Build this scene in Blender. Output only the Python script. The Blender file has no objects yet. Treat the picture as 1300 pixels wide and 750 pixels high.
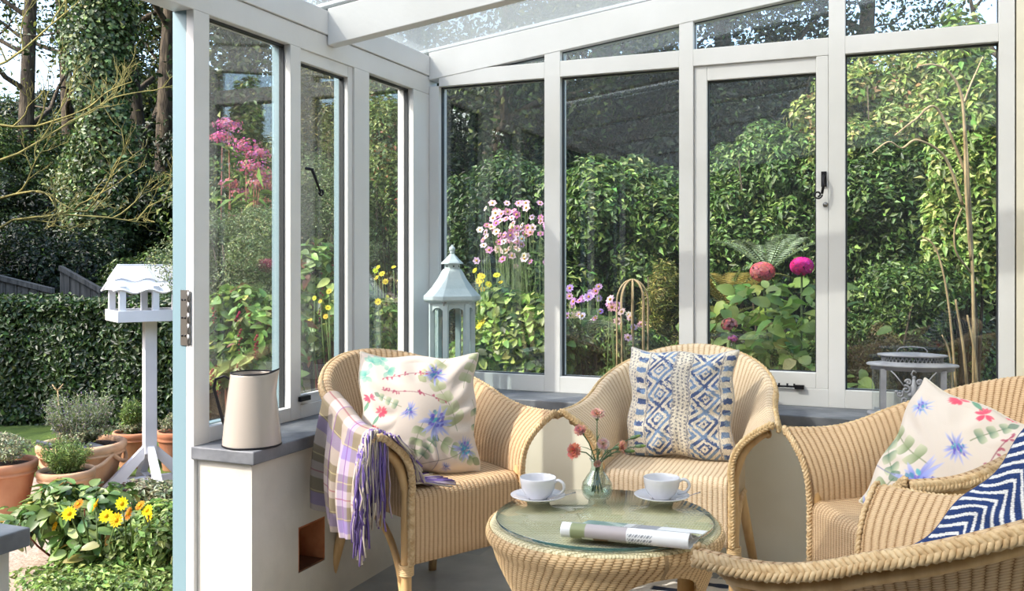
import bpy, math, random
import numpy as np
from mathutils import Vector, Matrix
PI = math.pi
rs = np.random.RandomState(7)
random.seed(7)
S = bpy.context.scene
C = S.collection

# ---------------------------------------------------------------- camera, sky, sun, exposure
EYE = 1.15; F = 1187.0; HV = 335.0            # eye height, focal length in pixels, horizon row of the 1300x750 frame
YAW = math.atan2(489.0, 1187.0)
FW = Vector((-math.sin(YAW), math.cos(YAW), 0)); RT = Vector((math.cos(YAW), math.sin(YAW), 0))
cd = bpy.data.cameras.new('camera'); cam = bpy.data.objects.new('camera', cd); C.objects.link(cam)
cam.location = (0, 0, EYE); cam.rotation_euler = (PI/2, 0, YAW)
cd.sensor_width = 36.0; cd.lens = 36.0*F/1300.0; cd.shift_y = -(375.0-HV)/1300.0
cd.clip_end = 300
S.camera = cam
S.view_settings.view_transform = 'Standard'; S.view_settings.look = 'None'
S.view_settings.gamma = 1.0; S.view_settings.use_curve_mapping = False
S.view_settings.exposure = 0.08
w = bpy.data.worlds.new('World'); S.world = w; w.use_nodes = True
wn = w.node_tree.nodes; wl = w.node_tree.links
sky = wn.new('ShaderNodeTexSky'); sky.sky_type = 'NISHITA'; sky.sun_disc = False
sky.sun_elevation = math.radians(42); sky.sun_rotation = math.radians(223)
sky.air_density = 1.0; sky.dust_density = 2.5; sky.ozone_density = 1.0
wn['Background'].inputs['Strength'].default_value = 0.68
wl.new(sky.outputs[0], wn['Background'].inputs[0])
SUN_DIR = Vector((0.93, 1.0, -1.27)).normalized()
sd = bpy.data.lights.new('sun', 'SUN'); so = bpy.data.objects.new('sun', sd); C.objects.link(so)
sd.energy = 4.6; sd.angle = math.radians(0.6); sd.color = (1.0, 0.95, 0.87)
so.rotation_euler = SUN_DIR.to_track_quat('-Z', 'Y').to_euler(); so.location = (-6, -6, 9)
try:
    S.cycles.max_bounces = 10; S.cycles.transparent_max_bounces = 24; S.cycles.use_denoising = True
    S.cycles.sample_clamp_indirect = 4; S.cycles.caustics_reflective = False
except Exception: pass

# ---------------------------------------------------------------- places from sight lines
def ray(u, v):
    r = (u-650.0)/F
    return FW + RT*r + Vector((0, 0, (HV-v)/F))
def pt(u, v, t): return Vector((0, 0, EYE)) + ray(u, v)*t          # at forward distance t
def G(u, v, z):                                                    # on the plane of height z
    d = ray(u, v); return Vector((0, 0, EYE)) + d*((z-EYE)/d.z)
def GX(u, x):                                                      # y where sight column u meets plane x
    d = ray(u, HV); return d.y*x/d.x
def GY(u, y):
    d = ray(u, HV); return d.x*y/d.y

# ---------------------------------------------------------------- object helpers
def lin(r, g, b, a=1.0):
    f = lambda c: (c/255.0/12.92) if c/255.0 <= .04045 else ((c/255.0+.055)/1.055)**2.4
    return (f(r), f(g), f(b), a)
def tag(o, label=None, cat=None, group=None, kind=None):
    if label: o['label'] = label
    if cat: o['category'] = cat
    if group: o['group'] = group
    if kind: o['kind'] = kind
    return o
def empty(name, loc=(0, 0, 0), rz=0.0, label=None, cat=None, group=None, kind=None):
    o = bpy.data.objects.new(name, None); C.objects.link(o)
    o.location = loc; o.rotation_euler = (0, 0, rz); o.empty_display_size = .05
    return tag(o, label, cat, group, kind)
def link_mesh(name, me, mat, parent=None, label=None):
    o = bpy.data.objects.new(name, me); C.objects.link(o)
    if mat is not None: me.materials.append(mat)
    if parent is not None: o.parent = parent
    if label: o['label'] = label
    return o
def copy_tree(o, parent=None):
    c = o.copy(); C.objects.link(c); c.parent = parent
    for ch in list(o.children): copy_tree(ch, c)
    return c
class M:
    """collects shapes of ONE part"""
    def __init__(s): s.v = []; s.f = []; s.uv = []; s.col = []; s.sm = []
    def add(s, vs, fs, uv=None, col=None, smooth=False):
        b = len(s.v); n = len(vs)
        s.v += [tuple(p) for p in vs]
        s.f += [tuple(i+b for i in f) for f in fs]
        s.uv += list(uv) if uv is not None else [(0.0, 0.0)]*n
        if col is None: s.col += [(1, 1, 1, 1)]*n
        elif hasattr(col, 'shape') or isinstance(col, list): s.col += [tuple(c) for c in col]
        else: s.col += [tuple(col)]*n
        s.sm += [smooth]*len(fs)
        return s
    def box(s, a, b, rot=None, about=None, col=None):
        (x0, y0, z0), (x1, y1, z1) = a, b
        if x0 > x1: x0, x1 = x1, x0
        if y0 > y1: y0, y1 = y1, y0
        if z0 > z1: z0, z1 = z1, z0
        vs = [Vector(p) for p in ((x0,y0,z0),(x1,y0,z0),(x1,y1,z0),(x0,y1,z0),(x0,y0,z1),(x1,y0,z1),(x1,y1,z1),(x0,y1,z1))]
        if rot is not None:
            c = Vector(about) if about is not None else (vs[0]+vs[6])*.5
            vs = [rot @ (p-c) + c for p in vs]
        return s.add(vs, [(0,3,2,1),(4,5,6,7),(0,1,5,4),(1,2,6,5),(2,3,7,6),(3,0,4,7)], col=col)
    def prism(s, pts, d):
        """closed outline pts extruded by vector d"""
        n = len(pts); d = Vector(d)
        vs = [Vector(p) for p in pts]+[Vector(p)+d for p in pts]
        fs = [tuple(range(n-1, -1, -1)), tuple(range(n, 2*n))]+[(i, (i+1) % n, n+(i+1) % n, n+i) for i in range(n)]
        return s.add(vs, fs)
    def tube(s, pts, r, seg=8, cap=True, col=None, flat=None, up=None):
        pts = [Vector(p) for p in pts]; n = len(pts)
        if not hasattr(r, '__len__'): r = [r]*n
        ref = Vector(up) if up is not None else None; vs = []; fs = []; uv = []; L = 0
        for i, p in enumerate(pts):
            t = (pts[min(i+1, n-1)]-pts[max(i-1, 0)])
            t = t.normalized() if t.length > 1e-9 else Vector((0, 0, 1))
            if ref is None: ref = t.orthogonal()
            if up is not None: ref = Vector(up)
            nn = (ref - t*ref.dot(t)); nn = nn.normalized() if nn.length > 1e-6 else t.orthogonal().normalized()
            ref = nn; bb = t.cross(nn)
            if i: L += (p-pts[i-1]).length
            for k in range(seg):
                a = 2*PI*k/seg; fl = flat if flat else 1.0
                vs.append(p + nn*(math.cos(a)*r[i]*fl) + bb*(math.sin(a)*r[i])); uv.append((k/seg, L))
        for i in range(n-1):
            for k in range(seg):
                fs.append((i*seg+k, i*seg+(k+1) % seg, (i+1)*seg+(k+1) % seg, (i+1)*seg+k))
        if cap: fs.append(tuple(range(seg-1, -1, -1))); fs.append(tuple((n-1)*seg+k for k in range(seg)))
        return s.add(vs, fs, uv, col, True)
    def lathe(s, prof, seg=32, c=(0, 0, 0), a0=0, a1=2*PI, col=None, ell=1.0, smooth=True):
        full = abs(a1-a0-2*PI) < 1e-6; m = seg if full else seg+1; n = len(prof); vs = []; uv = []
        for i, (r, z) in enumerate(prof):
            for k in range(m):
                a = a0+(a1-a0)*k/seg
                vs.append((c[0]+r*math.cos(a), c[1]+r*ell*math.sin(a), c[2]+z)); uv.append((k/seg, i/(n-1)))
        fs = []
        for i in range(n-1):
            for k in range(seg):
                k2 = (k+1) % m
                fs.append((i*m+k, i*m+k2, (i+1)*m+k2, (i+1)*m+k))
        return s.add(vs, fs, uv, col, smooth)
    def grid(s, fn, nu, nv, cols=None, closeu=False):
        vs = []; uv = []
        for j in range(nv+1):
            for i in range(nu+1 if not closeu else nu):
                p, q = fn(i/nu, j/nv); vs.append(p); uv.append(q)
        m = nu if closeu else nu+1; fs = []
        for j in range(nv):
            for i in range(nu):
                i2 = (i+1) % m if closeu else i+1
                fs.append((j*m+i, j*m+i2, (j+1)*m+i2, (j+1)*m+i))
        return s.add(vs, fs, uv, cols, True)
    def ball(s, c, r, seg=12, rings=8, col=None, sc=(1, 1, 1)):
        vs = []; fs = []
        for j in range(rings+1):
            th = PI*j/rings
            for i in range(seg):
                a = 2*PI*i/seg
                vs.append((c[0]+r*sc[0]*math.sin(th)*math.cos(a), c[1]+r*sc[1]*math.sin(th)*math.sin(a), c[2]+r*sc[2]*math.cos(th)))
        for j in range(rings):
            for i in range(seg): fs.append((j*seg+i, (j+1)*seg+i, (j+1)*seg+(i+1) % seg, j*seg+(i+1) % seg))
        return s.add(vs, fs, None, col, True)
    def build(s, name, mat, parent=None, label=None, bevel=0, solid=0, cols=False):
        me = bpy.data.meshes.new(name)
        me.from_pydata(s.v, [], s.f); 
        uvl = me.uv_layers.new(name='UVMap')
        li = np.empty(len(me.loops), np.int32); me.loops.foreach_get('vertex_index', li)
        uvl.data.foreach_set('uv', np.array(s.uv, np.float32)[li].ravel())
        if cols:
            ca = me.color_attributes.new('Col', 'FLOAT_COLOR', 'POINT')
            ca.data.foreach_set('color', np.array(s.col, np.float32).ravel())
        me.polygons.foreach_set('use_smooth', s.sm)
        me.update()
        o = link_mesh(name, me, mat, parent, label)
        if bevel:
            b = o.modifiers.new('b', 'BEVEL'); b.width = bevel; b.segments = 2; b.limit_method = 'ANGLE'
        if solid:
            b = o.modifiers.new('s', 'SOLIDIFY'); b.thickness = solid; b.offset = 0
        return o
def struct(name, m, mat, bevel=0, parent=None):
    o = m.build(name, mat, parent, bevel=bevel)
    if parent is None: o['kind'] = 'structure'
    return o
def np_mesh(name, V, T, mat, parent=None, cols=None, label=None, smooth=False):
    """triangles T (n,3) over V (m,3)"""
    me = bpy.data.meshes.new(name)
    me.vertices.add(len(V)); me.vertices.foreach_set('co', np.asarray(V, np.float32).ravel())
    me.loops.add(T.size); me.loops.foreach_set('vertex_index', np.asarray(T, np.int32).ravel())
    me.polygons.add(len(T)); me.polygons.foreach_set('loop_start', np.arange(0, T.size, 3, dtype=np.int32))
    me.polygons.foreach_set('loop_total', np.full(len(T), 3, np.int32))
    if smooth: me.polygons.foreach_set('use_smooth', np.ones(len(T), bool))
    if cols is not None:
        ca = me.color_attributes.new('Col', 'BYTE_COLOR', 'POINT')
        c4 = np.ones((len(V), 4), np.float32); c4[:, :3] = cols
        ca.data.foreach_set('color', c4.ravel())
    me.update(calc_edges=True); me.validate()
    return link_mesh(name, me, mat, parent, label)

# ---------------------------------------------------------------- materials
def mat(name, col=(.8, .8, .8, 1), rough=.5, metal=0, spec=.5, coat=0):
    m = bpy.data.materials.new(name); m.use_nodes = True; b = m.node_tree.nodes['Principled BSDF']
    b.inputs['Base Color'].default_value = col; b.inputs['Roughness'].default_value = rough
    b.inputs['Metallic'].default_value = metal; b.inputs['Specular IOR Level'].default_value = spec
    b.inputs['Coat Weight'].default_value = coat
    return m
def nodes(m): return m.node_tree.nodes, m.node_tree.links, m.node_tree.nodes['Principled BSDF']
def noisy(m, c1, c2, scale=8, detail=4, bump=0, bscale=None, coord='Object', lo=.35, hi=.65, stretch=None, dist=.01):
    """base colour wandering between c1 and c2, with an optional bump"""
    n, l, b = nodes(m)
    tc = n.new('ShaderNodeTexCoord'); src = tc.outputs[coord]
    if stretch:
        mp = n.new('ShaderNodeMapping'); mp.inputs['Scale'].default_value = stretch; l.new(src, mp.inputs[0]); src = mp.outputs[0]
    nz = n.new('ShaderNodeTexNoise'); nz.inputs['Scale'].default_value = scale; nz.inputs['Detail'].default_value = detail
    l.new(src, nz.inputs['Vector'])
    cr = n.new('ShaderNodeValToRGB'); cr.color_ramp.elements[0].color = c1; cr.color_ramp.elements[1].color = c2
    cr.color_ramp.elements[0].position = lo; cr.color_ramp.elements[1].position = hi
    l.new(nz.outputs['Fac'], cr.inputs[0]); l.new(cr.outputs[0], b.inputs['Base Color'])
    if bump:
        n2 = n.new('ShaderNodeTexNoise'); n2.inputs['Scale'].default_value = bscale or scale*4; n2.inputs['Detail'].default_value = 5
        l.new(src, n2.inputs['Vector'])
        bp = n.new('ShaderNodeBump'); bp.inputs['Strength'].default_value = bump; bp.inputs['Distance'].default_value = dist
        l.new(n2.outputs['Fac'], bp.inputs['Height']); l.new(bp.outputs[0], b.inputs['Normal'])
    return m
def math_node(n, l, op, a, b=None, c=None):
    x = n.new('ShaderNodeMath'); x.operation = op
    for i, q in enumerate((a, b, c)):
        if q is None: continue
        if isinstance(q, (int, float)): x.inputs[i].default_value = q
        else: l.new(q, x.inputs[i])
    return x.outputs[0]
def ramp(n, l, fac, stops):
    cr = n.new('ShaderNodeValToRGB'); e = cr.color_ramp.elements
    while len(e) < len(stops): e.new(.5)
    for q, (p, c) in zip(e, stops): q.position = p; q.color = c
    l.new(fac, cr.inputs[0]); return cr.outputs[0]
def glass(name, tint=(1, 1, 1, 1), base=.04, gain=.9, film=0.0, filmcol=(.5, .5, .5, 1)):
    """thin pane: clear, with a mirror share that grows towards grazing angles, optionally dusty"""
    m = bpy.data.materials.new(name); m.use_nodes = True; n = m.node_tree.nodes; l = m.node_tree.links
    n.remove(n['Principled BSDF']); out = n['Material Output']
    tr = n.new('ShaderNodeBsdfTransparent'); tr.inputs[0].default_value = tint
    gl = n.new('ShaderNodeBsdfGlossy'); gl.inputs['Roughness'].default_value = .0
    lw = n.new('ShaderNodeLayerWeight'); lw.inputs[0].default_value = .5
    p = math_node(n, l, 'POWER', lw.outputs['Facing'], 5.0)
    f = math_node(n, l, 'MULTIPLY_ADD', p, gain, base)
    mx = n.new('ShaderNodeMixShader'); l.new(f, mx.inputs[0]); l.new(tr.outputs[0], mx.inputs[1]); l.new(gl.outputs[0], mx.inputs[2])
    last = mx.outputs[0]
    if film:
        d = n.new('ShaderNodeBsdfTranslucent'); d.inputs[0].default_value = filmcol
        d2 = n.new('ShaderNodeBsdfDiffuse'); d2.inputs[0].default_value = filmcol
        md = n.new('ShaderNodeMixShader'); l.new(d.outputs[0], md.inputs[1]); l.new(d2.outputs[0], md.inputs[2])
        m2 = n.new('ShaderNodeMixShader'); m2.inputs[0].default_value = film
        l.new(last, m2.inputs[1]); l.new(md.outputs[0], m2.inputs[2]); last = m2.outputs[0]
    l.new(last, out.inputs['Surface'])
    return m
def attr_mat(name, rough=.8, trans=0.0, bump=0, bscale=300, spec=.3, attr='Col'):
    """colour comes from the pattern woven / printed / grown into the mesh"""
    m = mat(name, rough=rough, spec=spec); n, l, b = nodes(m)
    a = n.new('ShaderNodeVertexColor'); a.layer_name = attr; l.new(a.outputs[0], b.inputs['Base Color'])
    if bump:
        tc = n.new('ShaderNodeTexCoord'); nz = n.new('ShaderNodeTexNoise'); nz.inputs['Scale'].default_value = bscale
        l.new(tc.outputs['Object'], nz.inputs['Vector'])
        bp = n.new('ShaderNodeBump'); bp.inputs['Strength'].default_value = bump; bp.inputs['Distance'].default_value = .002
        l.new(nz.outputs['Fac'], bp.inputs['Height']); l.new(bp.outputs[0], b.inputs['Normal'])
    if trans:
        t = n.new('ShaderNodeBsdfTranslucent'); l.new(a.outputs[0], t.inputs[0])
        mx = n.new('ShaderNodeMixShader'); mx.inputs[0].default_value = trans
        l.new(b.outputs[0], mx.inputs[1]); l.new(t.outputs[0], mx.inputs[2]); l.new(mx.outputs[0], n['Material Output'].inputs['Surface'])
    return m

WHITE = noisy(mat('white_paint', rough=.42), lin(222, 221, 218), lin(230, 229, 227), scale=3, bump=.04, bscale=60)
BLUE = mat('pale_blue_paint', lin(126, 154, 163), .45)
PLASTER = noisy(mat('white_wall', rough=.8), lin(192, 189, 180), lin(208, 205, 196), scale=5, bump=.35, bscale=9, dist=.02)
CREAMPL = noisy(mat('cream_wall', rough=.8), lin(226, 218, 196), lin(236, 230, 212), scale=3, bump=.12, bscale=14)
SLATE = noisy(mat('slate', rough=.5), lin(84, 89, 96), lin(128, 131, 136), scale=7, detail=8, bump=.3, bscale=25)
IRON = mat('black_iron', lin(38, 38, 42), .45, .6)
STEEL = mat('steel', lin(150, 148, 145), .35, .9)
GLASS = glass('window_glass', tint=(.93, .95, .94, 1), base=.095, gain=.80, film=.012, filmcol=(.8, .8, .8, 1))
ROOFGLASS = glass('roof_glass', tint=(.84, .86, .85, 1), base=.05, film=.30, filmcol=(.56, .60, .58, 1))
GASKET = mat('dark_gasket', lin(52, 55, 58), .6)
# ================================================================ THE GARDEN ROOM
XL = -1.991; XG = -2.030; XO = -2.071      # left wall: inner face, glass, outer face
YB = 3.831; YG = 3.872; YO = 3.915         # back wall
ZS = .592; ZT = 1.93                       # sill top, glass top
XR = 1.45                                  # house wall
ROOF = lambda x: 2.120 + .125*(x+1.991)

# slate flagstone floor
fm = mat('slate_flagstones', rough=.38); n, l, b = nodes(fm)
tc = n.new('ShaderNodeTexCoord'); mp = n.new('ShaderNodeMapping'); mp.inputs['Rotation'].default_value = (0, 0, .0)
l.new(tc.outputs['Object'], mp.inputs[0])
br = n.new('ShaderNodeTexBrick'); br.inputs['Scale'].default_value = 1.0; br.offset = .45
br.inputs['Brick Width'].default_value = .62; br.inputs['Row Height'].default_value = .42; br.inputs['Mortar Size'].default_value = .006
br.inputs['Color1'].default_value = lin(132, 136, 138); br.inputs['Color2'].default_value = lin(160, 160, 156); br.inputs['Mortar'].default_value = lin(160, 158, 152)
l.new(mp.outputs[0], br.inputs['Vector'])
nz = n.new('ShaderNodeTexNoise'); nz.inputs['Scale'].default_value = 6; nz.inputs['Detail'].default_value = 8; l.new(tc.outputs['Object'], nz.inputs['Vector'])
mx = n.new('ShaderNodeMix'); mx.data_type = 'RGBA'; mx.blend_type = 'MULTIPLY'; mx.inputs[0].default_value = .7
rr = ramp(n, l, nz.outputs['Fac'], [(.3, (.62, .62, .62, 1)), (.7, (1.15, 1.13, 1.1, 1))])
l.new(br.outputs['Color'], mx.inputs[6]); l.new(rr, mx.inputs[7]); l.new(mx.outputs[2], b.inputs['Base Color'])
bp = n.new('ShaderNodeBump'); bp.inputs['Strength'].default_value = .3; bp.inputs['Distance'].default_value = .01
l.new(nz.outputs['Fac'], bp.inputs['Height']); l.new(bp.outputs[0], b.inputs['Normal'])
struct('floor', M().box((XO-.02, -3.2, -.12), (XR+.2, YO, 0)), fm)

# dwarf walls (white painted masonry) with the little brick-lined niche in the left one
def niche_wall():
    m = M(); x0, x1 = -2.06, -1.785; y0, y1 = 2.29, YB-.23; zt = ZS-.04
    na, nb, za, zb = 2.525, 2.677, .152, .300
    m.box((x0, y0, 0), (x1, na, zt)); m.box((x0, nb, 0), (x1, y1, zt))
    m.box((x0, na, 0), (x1, nb, za)); m.box((x0, na, zb), (x1, nb, zt))
    return m
wl_o = struct('wall_left', niche_wall(), PLASTER)
bk = noisy(mat('niche_brick', rough=.9), lin(150, 84, 52), lin(186, 120, 78), scale=14, bump=.4)
M().box((-2.055, 2.5255, .1535), (-1.90, 2.6765, .2995)).build('niche_back', bk, wl_o)
M().box((-1.8995, 2.671, .159), (-1.786, 2.6765, .2995)).build('niche_side', bk, wl_o)
M().box((-1.8995, 2.5255, .159), (-1.786, 2.531, .2995)).build('niche_side', bk, wl_o)
M().box((-1.8995, 2.532, .294), (-1.786, 2.670, .2995)).build('niche_lintel', bk, wl_o)
M().box((-1.8995, 2.527, .1525), (-1.787, 2.675, .158)).build('niche_floor', noisy(mat('niche_tile', rough=.7), lin(92, 58, 38), lin(120, 80, 54), scale=9), wl_o)
struct('wall_back', M().box((-2.06, YB-.225, 0), (.395, YO+.04, ZS-.04)), CREAMPL)
struct('wall_left.001', M().box((-2.06, -3.0, 0), (-1.745, 1.43, ZS-.0405)), PLASTER)
# slate sills
sl = M(); sl.prism([(XL-.01, 2.272, ZS-.04), (-1.764, 2.272, ZS-.04), (-1.764, YB-.25, ZS-.04), (-1.90, YB-.25, ZS-.04), (XL-.01, YB-.25, ZS-.04)], (0, 0, .04))
struct('trim_1', sl, SLATE, .004)
struct('trim_2', M().box((XL-.01, YB-.249, ZS-.04), (.395, YB+.01, ZS)), SLATE, .004)
struct('trim_3', M().box((XL-.02, -3.0, ZS-.04), (-1.70, 1.446, ZS)), SLATE, .004)

# left wall joinery -------------------------------------------------
def left_post(name, y0, y1, z0=ZS, z1=ZT, d=0):
    m = M().box((XG+.009, y0, z0), (XL+d, y1, z1)); o = struct(name, m, WHITE, .002)
    M().box((XG-.009, y0+.001, z0), (XG+.0088, y1-.001, z1)).build('glazing_gasket', GASKET, o)
    M().box((XO, y0, z0), (XG-.0092, y1, z1)).build('outer_face', BLUE, o)
    return o
jy0, jy1 = GX(246, XL), GX(266, XL)
ys = dict(jamb=(jy0, jy1), p2=(GX(369, XL), GX(382, XL)), p3=(GX(450, XL), GX(469, XL)), p4=(GX(525, XL), YO))
# door jamb runs to the ground
j = M().box((XL-.03, jy0, -.0), (XL, jy1, 1.93)); jo = struct('door_1', j, WHITE, .002)
M().box((XO-.002, jy0, 0), (XL-.0302, jy1, 1.93)).build('outer_face', BLUE, jo)
hg = M(); hx = XL-.031
hg.box((hx-.018, jy0-.003, .90), (hx+.012, jy0-.0002, 1.07)); hh = hg.build('hinge', STEEL, jo, 'brushed steel butt hinge')
kn = M()
for k in range(5): kn.tube([(hx+.016, jy0-.004, .905+k*.033), (hx+.016, jy0-.004, .934+k*.033)], .0055, 10)
kn.build('knuckle', STEEL, hh)
sc = M()
for z in (.93, .985, 1.04):
    for dx in (-.011, .000): sc.tube([(hx+dx, jy0-.003, z), (hx+dx, jy0-.0048, z)], .0032, 8)
sc.build('screw', IRON, hh)
left_post('trim_4', *ys['p2']); left_post('trim_5', *ys['p3'])
struct('trim_6', M().box((XO, ys['p4'][0], ZS), (XL, YO, ZT-.001)), WHITE, .002)
# lower and head rails + pane per window
def left_window(i, y0, y1, case=False):
    W = empty('window_%d' % i, (XG, (y0+y1)/2, ZS), kind='structure'); ox, oy, oz = W.location
    def bx(a, b, nm, mt, bev=.002):
        o = M().box((a[0]-ox, a[1]-oy, a[2]-oz), (b[0]-ox, b[1]-oy, b[2]-oz)).build(nm, mt, W, bevel=bev); return o
    zb = .640
    bx((XG+.009, y0, ZS), (XL, y1, zb), 'bottom_rail', WHITE)
    bx((XO, y0, ZS), (XG-.009, y1, zb), 'outer_face', BLUE)
    if case:
        m = M(); s = .03; f = .035
        def q(a, b): m.box((a[0]-ox, a[1]-oy, a[2]-oz), (b[0]-ox, b[1]-oy, b[2]-oz))
        xa, xb = XG+.0092, XL-.008
        q((xa, y0+.001, zb), (xb, y0+.005, ZT)); q((xa, y1-f, zb), (xb, y1-.001, ZT))
        q((xa, y0+.005, ZT-.045), (xb, y1-f, ZT)); q((xa, y0+.005, zb), (xb, y1-f, zb+.035))
        m.build('casement_frame', WHITE, W, bevel=.003)
        m2 = M().box((XO+.008-ox, y1-f-oy, zb-oz), (XG-.009-ox, y1-.001-oy, ZT-oz)); m2.build('outer_face', BLUE, W)
        y1p, z0p, z1p = y1-f, zb+.035, ZT-.045; y0p = y0+.005
    else: y0p, y1p, z0p, z1p = y0, y1, zb, ZT
    g = M().box((XG-.008-ox, y0p-oy, z1p-.006-oz), (XG+.012-ox, y1p-oy, z1p-oz)); g.box((XG-.008-ox, y1p-.005-oy, z0p-oz), (XG+.012-ox, y1p-oy, z1p-.006-oz)); g.build('glazing_gasket', GASKET, W)
    M().box((XG-.003-ox, y0p-oy, z0p-oz), (XG+.003-ox, y1p-.005-oy, z1p-.006-oz)).build('pane', GLASS, W)
    return W
left_window(1, jy1, ys['p2'][0])
W2 = left_window(2, ys['p2'][1], ys['p3'][0], True)
left_window(3, ys['p3'][1], ys['p4'][0])
def to_local(W, ps): return [Vector(p)-W.location for p in ps]
# curly black stay handle on window 2, and stay at the bottom
y = GX(387, XL); hz = EYE+(HV-217)/F*(y/ray(387, HV).y)
h = M().tube(to_local(W2, [(XL+.004, y, hz+.01), (XL+.03, y+.002, hz+.004), (XL+.034, y+.02, hz-.03), (XL+.036, y+.045, hz-.075)]), [.006, .006, .005, .004], 8)
c0 = Vector((XL+.036, y+.052, hz-.075)); h.tube(to_local(W2, [c0+Vector((0, math.cos(a)*(.014-.0012*a)*-1, -math.sin(a)*(.014-.0012*a))) for a in np.linspace(0, 7, 26)]), .0038, 6)
h.build('window_handle', IRON, W2)
y = GX(381, XL)
M().box(to_local(W2, [(XL-.004, y-.012, .655)])[0], to_local(W2, [(XL+.012, y+.05, .672)])[0]).build('window_stay', IRON, W2)
# the wall plate above the windows; header over the door
struct('trim_7', M().box((XO, -1.6, ZT), (XL-.001, YO-.001, 2.012)), WHITE, .003)
struct('trim_8', M().box((XO, -1.6, 2.014), (XL+.006, YB-.003, 2.105)), WHITE, .003)
# windows and posts of the run on the near side of the door (mostly behind the viewer)
for k, yy in enumerate((1.37, .55)):
    left_post('trim_%d' % (20+k), yy, yy+.07)
for k, (a, bb) in enumerate(((.62, 1.37),)):
    left_window(11+k, a, bb)

STONE = noisy(mat('unseen_wall_stone', rough=.9), lin(78, 74, 70), lin(112, 108, 102), scale=3, bump=.5, bscale=8, dist=.03)  # dark stone of the unseen walls added to dim the pane reflections
struct('wall_left.002', M().box((XO, -1.6, 0), (XL+.02, .549, 1.93)), STONE)
struct('wall_front', M().box((XO, -1.8, 0), (XR, -1.6, 2.6)), STONE)
# back wall joinery -------------------------------------------------
def back_post(name, x0, x1, z0=ZS, z1=2.4):
    zt = min(z1, ROOF(x0)-.005)
    o = struct(name, M().box((x0, YB, z0), (x1, YO, zt)), WHITE, .002); return o
X = lambda u: GY(u, YB)
bx_ = {'c': (XL, X(557)), 'm1': (X(691), X(711)), 'm2': (X(862), X(880)), 'm3': (X(1052), X(1073)), 'm4': (X(1268), .395)}
struct('trim_9', M().box((XL+.001, YB, ZS), (bx_['c'][1], YO, 1.965)), WHITE, .002)
for k, nm in enumerate(('m1', 'm2', 'm3')): back_post('trim_%d' % (10+k), *bx_[nm])
struct('trim_13', M().box((bx_['m4'][0], YB, ZS), (bx_['m4'][1], YO, 2.4)), WHITE, .002)
ZTB = 1.962; ZTT = 2.031; zbb = .662
def back_window(i, x0, x1, case=False, z0=zbb, z1=ZTB, rail=True):
    W = empty('window_%d' % i, ((x0+x1)/2, YG, ZS), kind='structure'); o_ = W.location
    L = lambda p: Vector(p)-o_
    if rail: M().box(L((x0, YB+.0, ZS)), L((x1, YO, z0))).build('bottom_rail', WHITE, W, bevel=.002)
    if case:
        m = M(); cx0, cx1 = X(897), X(1036); y0, y1 = YB+.012, YB+.036
        m.box(L((x0+.001, y0, z0)), L((cx0, y1, z1))); m.box(L((cx1, y0-.01, z0)), L((x1-.001, y1, z1)))
        m.box(L((cx0, y0, z1-.062)), L((cx1, y1, z1))); m.box(L((cx0, y0-.01, z0)), L((cx1, y1, z0+.062)))
        m.build('casement_frame', WHITE, W, bevel=.003)
        x0, x1, z0, z1 = cx0, cx1, z0+.062, z1-.062
    g = M(); t = .005
    g.box(L((x0, YG-.014, z1-t)), L((x1, YG+.006, z1))); g.box(L((x0, YG-.014, z0)), L((x0+t, YG+.006, z1-t)))
    g.box(L((x1-t, YG-.014, z0)), L((x1, YG+.006, z1-t))); g.box(L((x0+t, YG-.014, z0)), L((x1-t, YG+.006, z0+t*.6)))
    g.build('glazing_gasket', GASKET, W)
    M().box(L((x0+t, YG-.003, z0+t*.6)), L((x1-t, YG+.003, z1-t))).build('pane', GLASS, W)
    return W
back_window(4, bx_['c'][1], bx_['m1'][0]); back_window(5, bx_['m1'][1], bx_['m2'][0])
W6 = back_window(6, bx_['m2'][1], bx_['m3'][0], True); back_window(7, bx_['m3'][1], bx_['m4'][0])
# transom between posts, raking top lights above it
for k, (a, bb) in enumerate(((bx_['c'][1], bx_['m1'][0]), (bx_['m1'][1], bx_['m2'][0]), (bx_['m2'][1], bx_['m3'][0]), (bx_['m3'][1], bx_['m4'][0]))):
    struct('trim_%d' % (30+k), M().box((a, YB+.0005, ZTB), (bb, YO, ZTT)), WHITE, .002)
RK = lambda x: ROOF(x)-.1265                   # underside of the raking rail
def top_light(i, x0, x1):
    W = empty('window_%d' % i, ((x0+x1)/2, YG, ZTT), kind='structure'); o_ = W.location
    z0, z1 = max(RK(x0), ZTT), RK(x1); xs = x0 if RK(x0) > ZTT else x0+(ZTT-RK(x0))/.125
    pts = [(xs, YG-.003, ZTT), (x1, YG-.003, ZTT), (x1, YG-.003, z1)]
    if z0 > ZTT+1e-4: pts.append((x0, YG-.003, z0))
    M().prism([Vector(p)-o_ for p in pts], (0, .006, 0)).build('pane', GLASS, W)
    b_ = M(); ps = [Vector(p)-o_ for p in pts]
    for a, c in zip(ps, ps[1:]+ps[:1]): b_.tube([a+Vector((0, -.004, 0)), c+Vector((0, -.004, 0))], .0035, 4)
    b_.build('glazing_gasket', GASKET, W)
top_light(8, bx_['c'][1], bx_['m1'][0]); top_light(9, bx_['m1'][1], bx_['m2'][0]); top_light(10, bx_['m2'][1], bx_['m3'][0]); top_light(15, bx_['m3'][1], bx_['m4'][0])
# raking rail that closes the gable (full depth, in front of the posts' heads)
rk = M(); xa, xb = XL, XR
rk.prism([(xa, YB-.002, 1.995), (xb, YB-.002, RK(xb)), (xb, YB-.002, ROOF(xb)), (xa, YB-.002, ROOF(xa))], (0, .085, 0))
struct('trim_34', rk, WHITE, .002)
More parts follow.
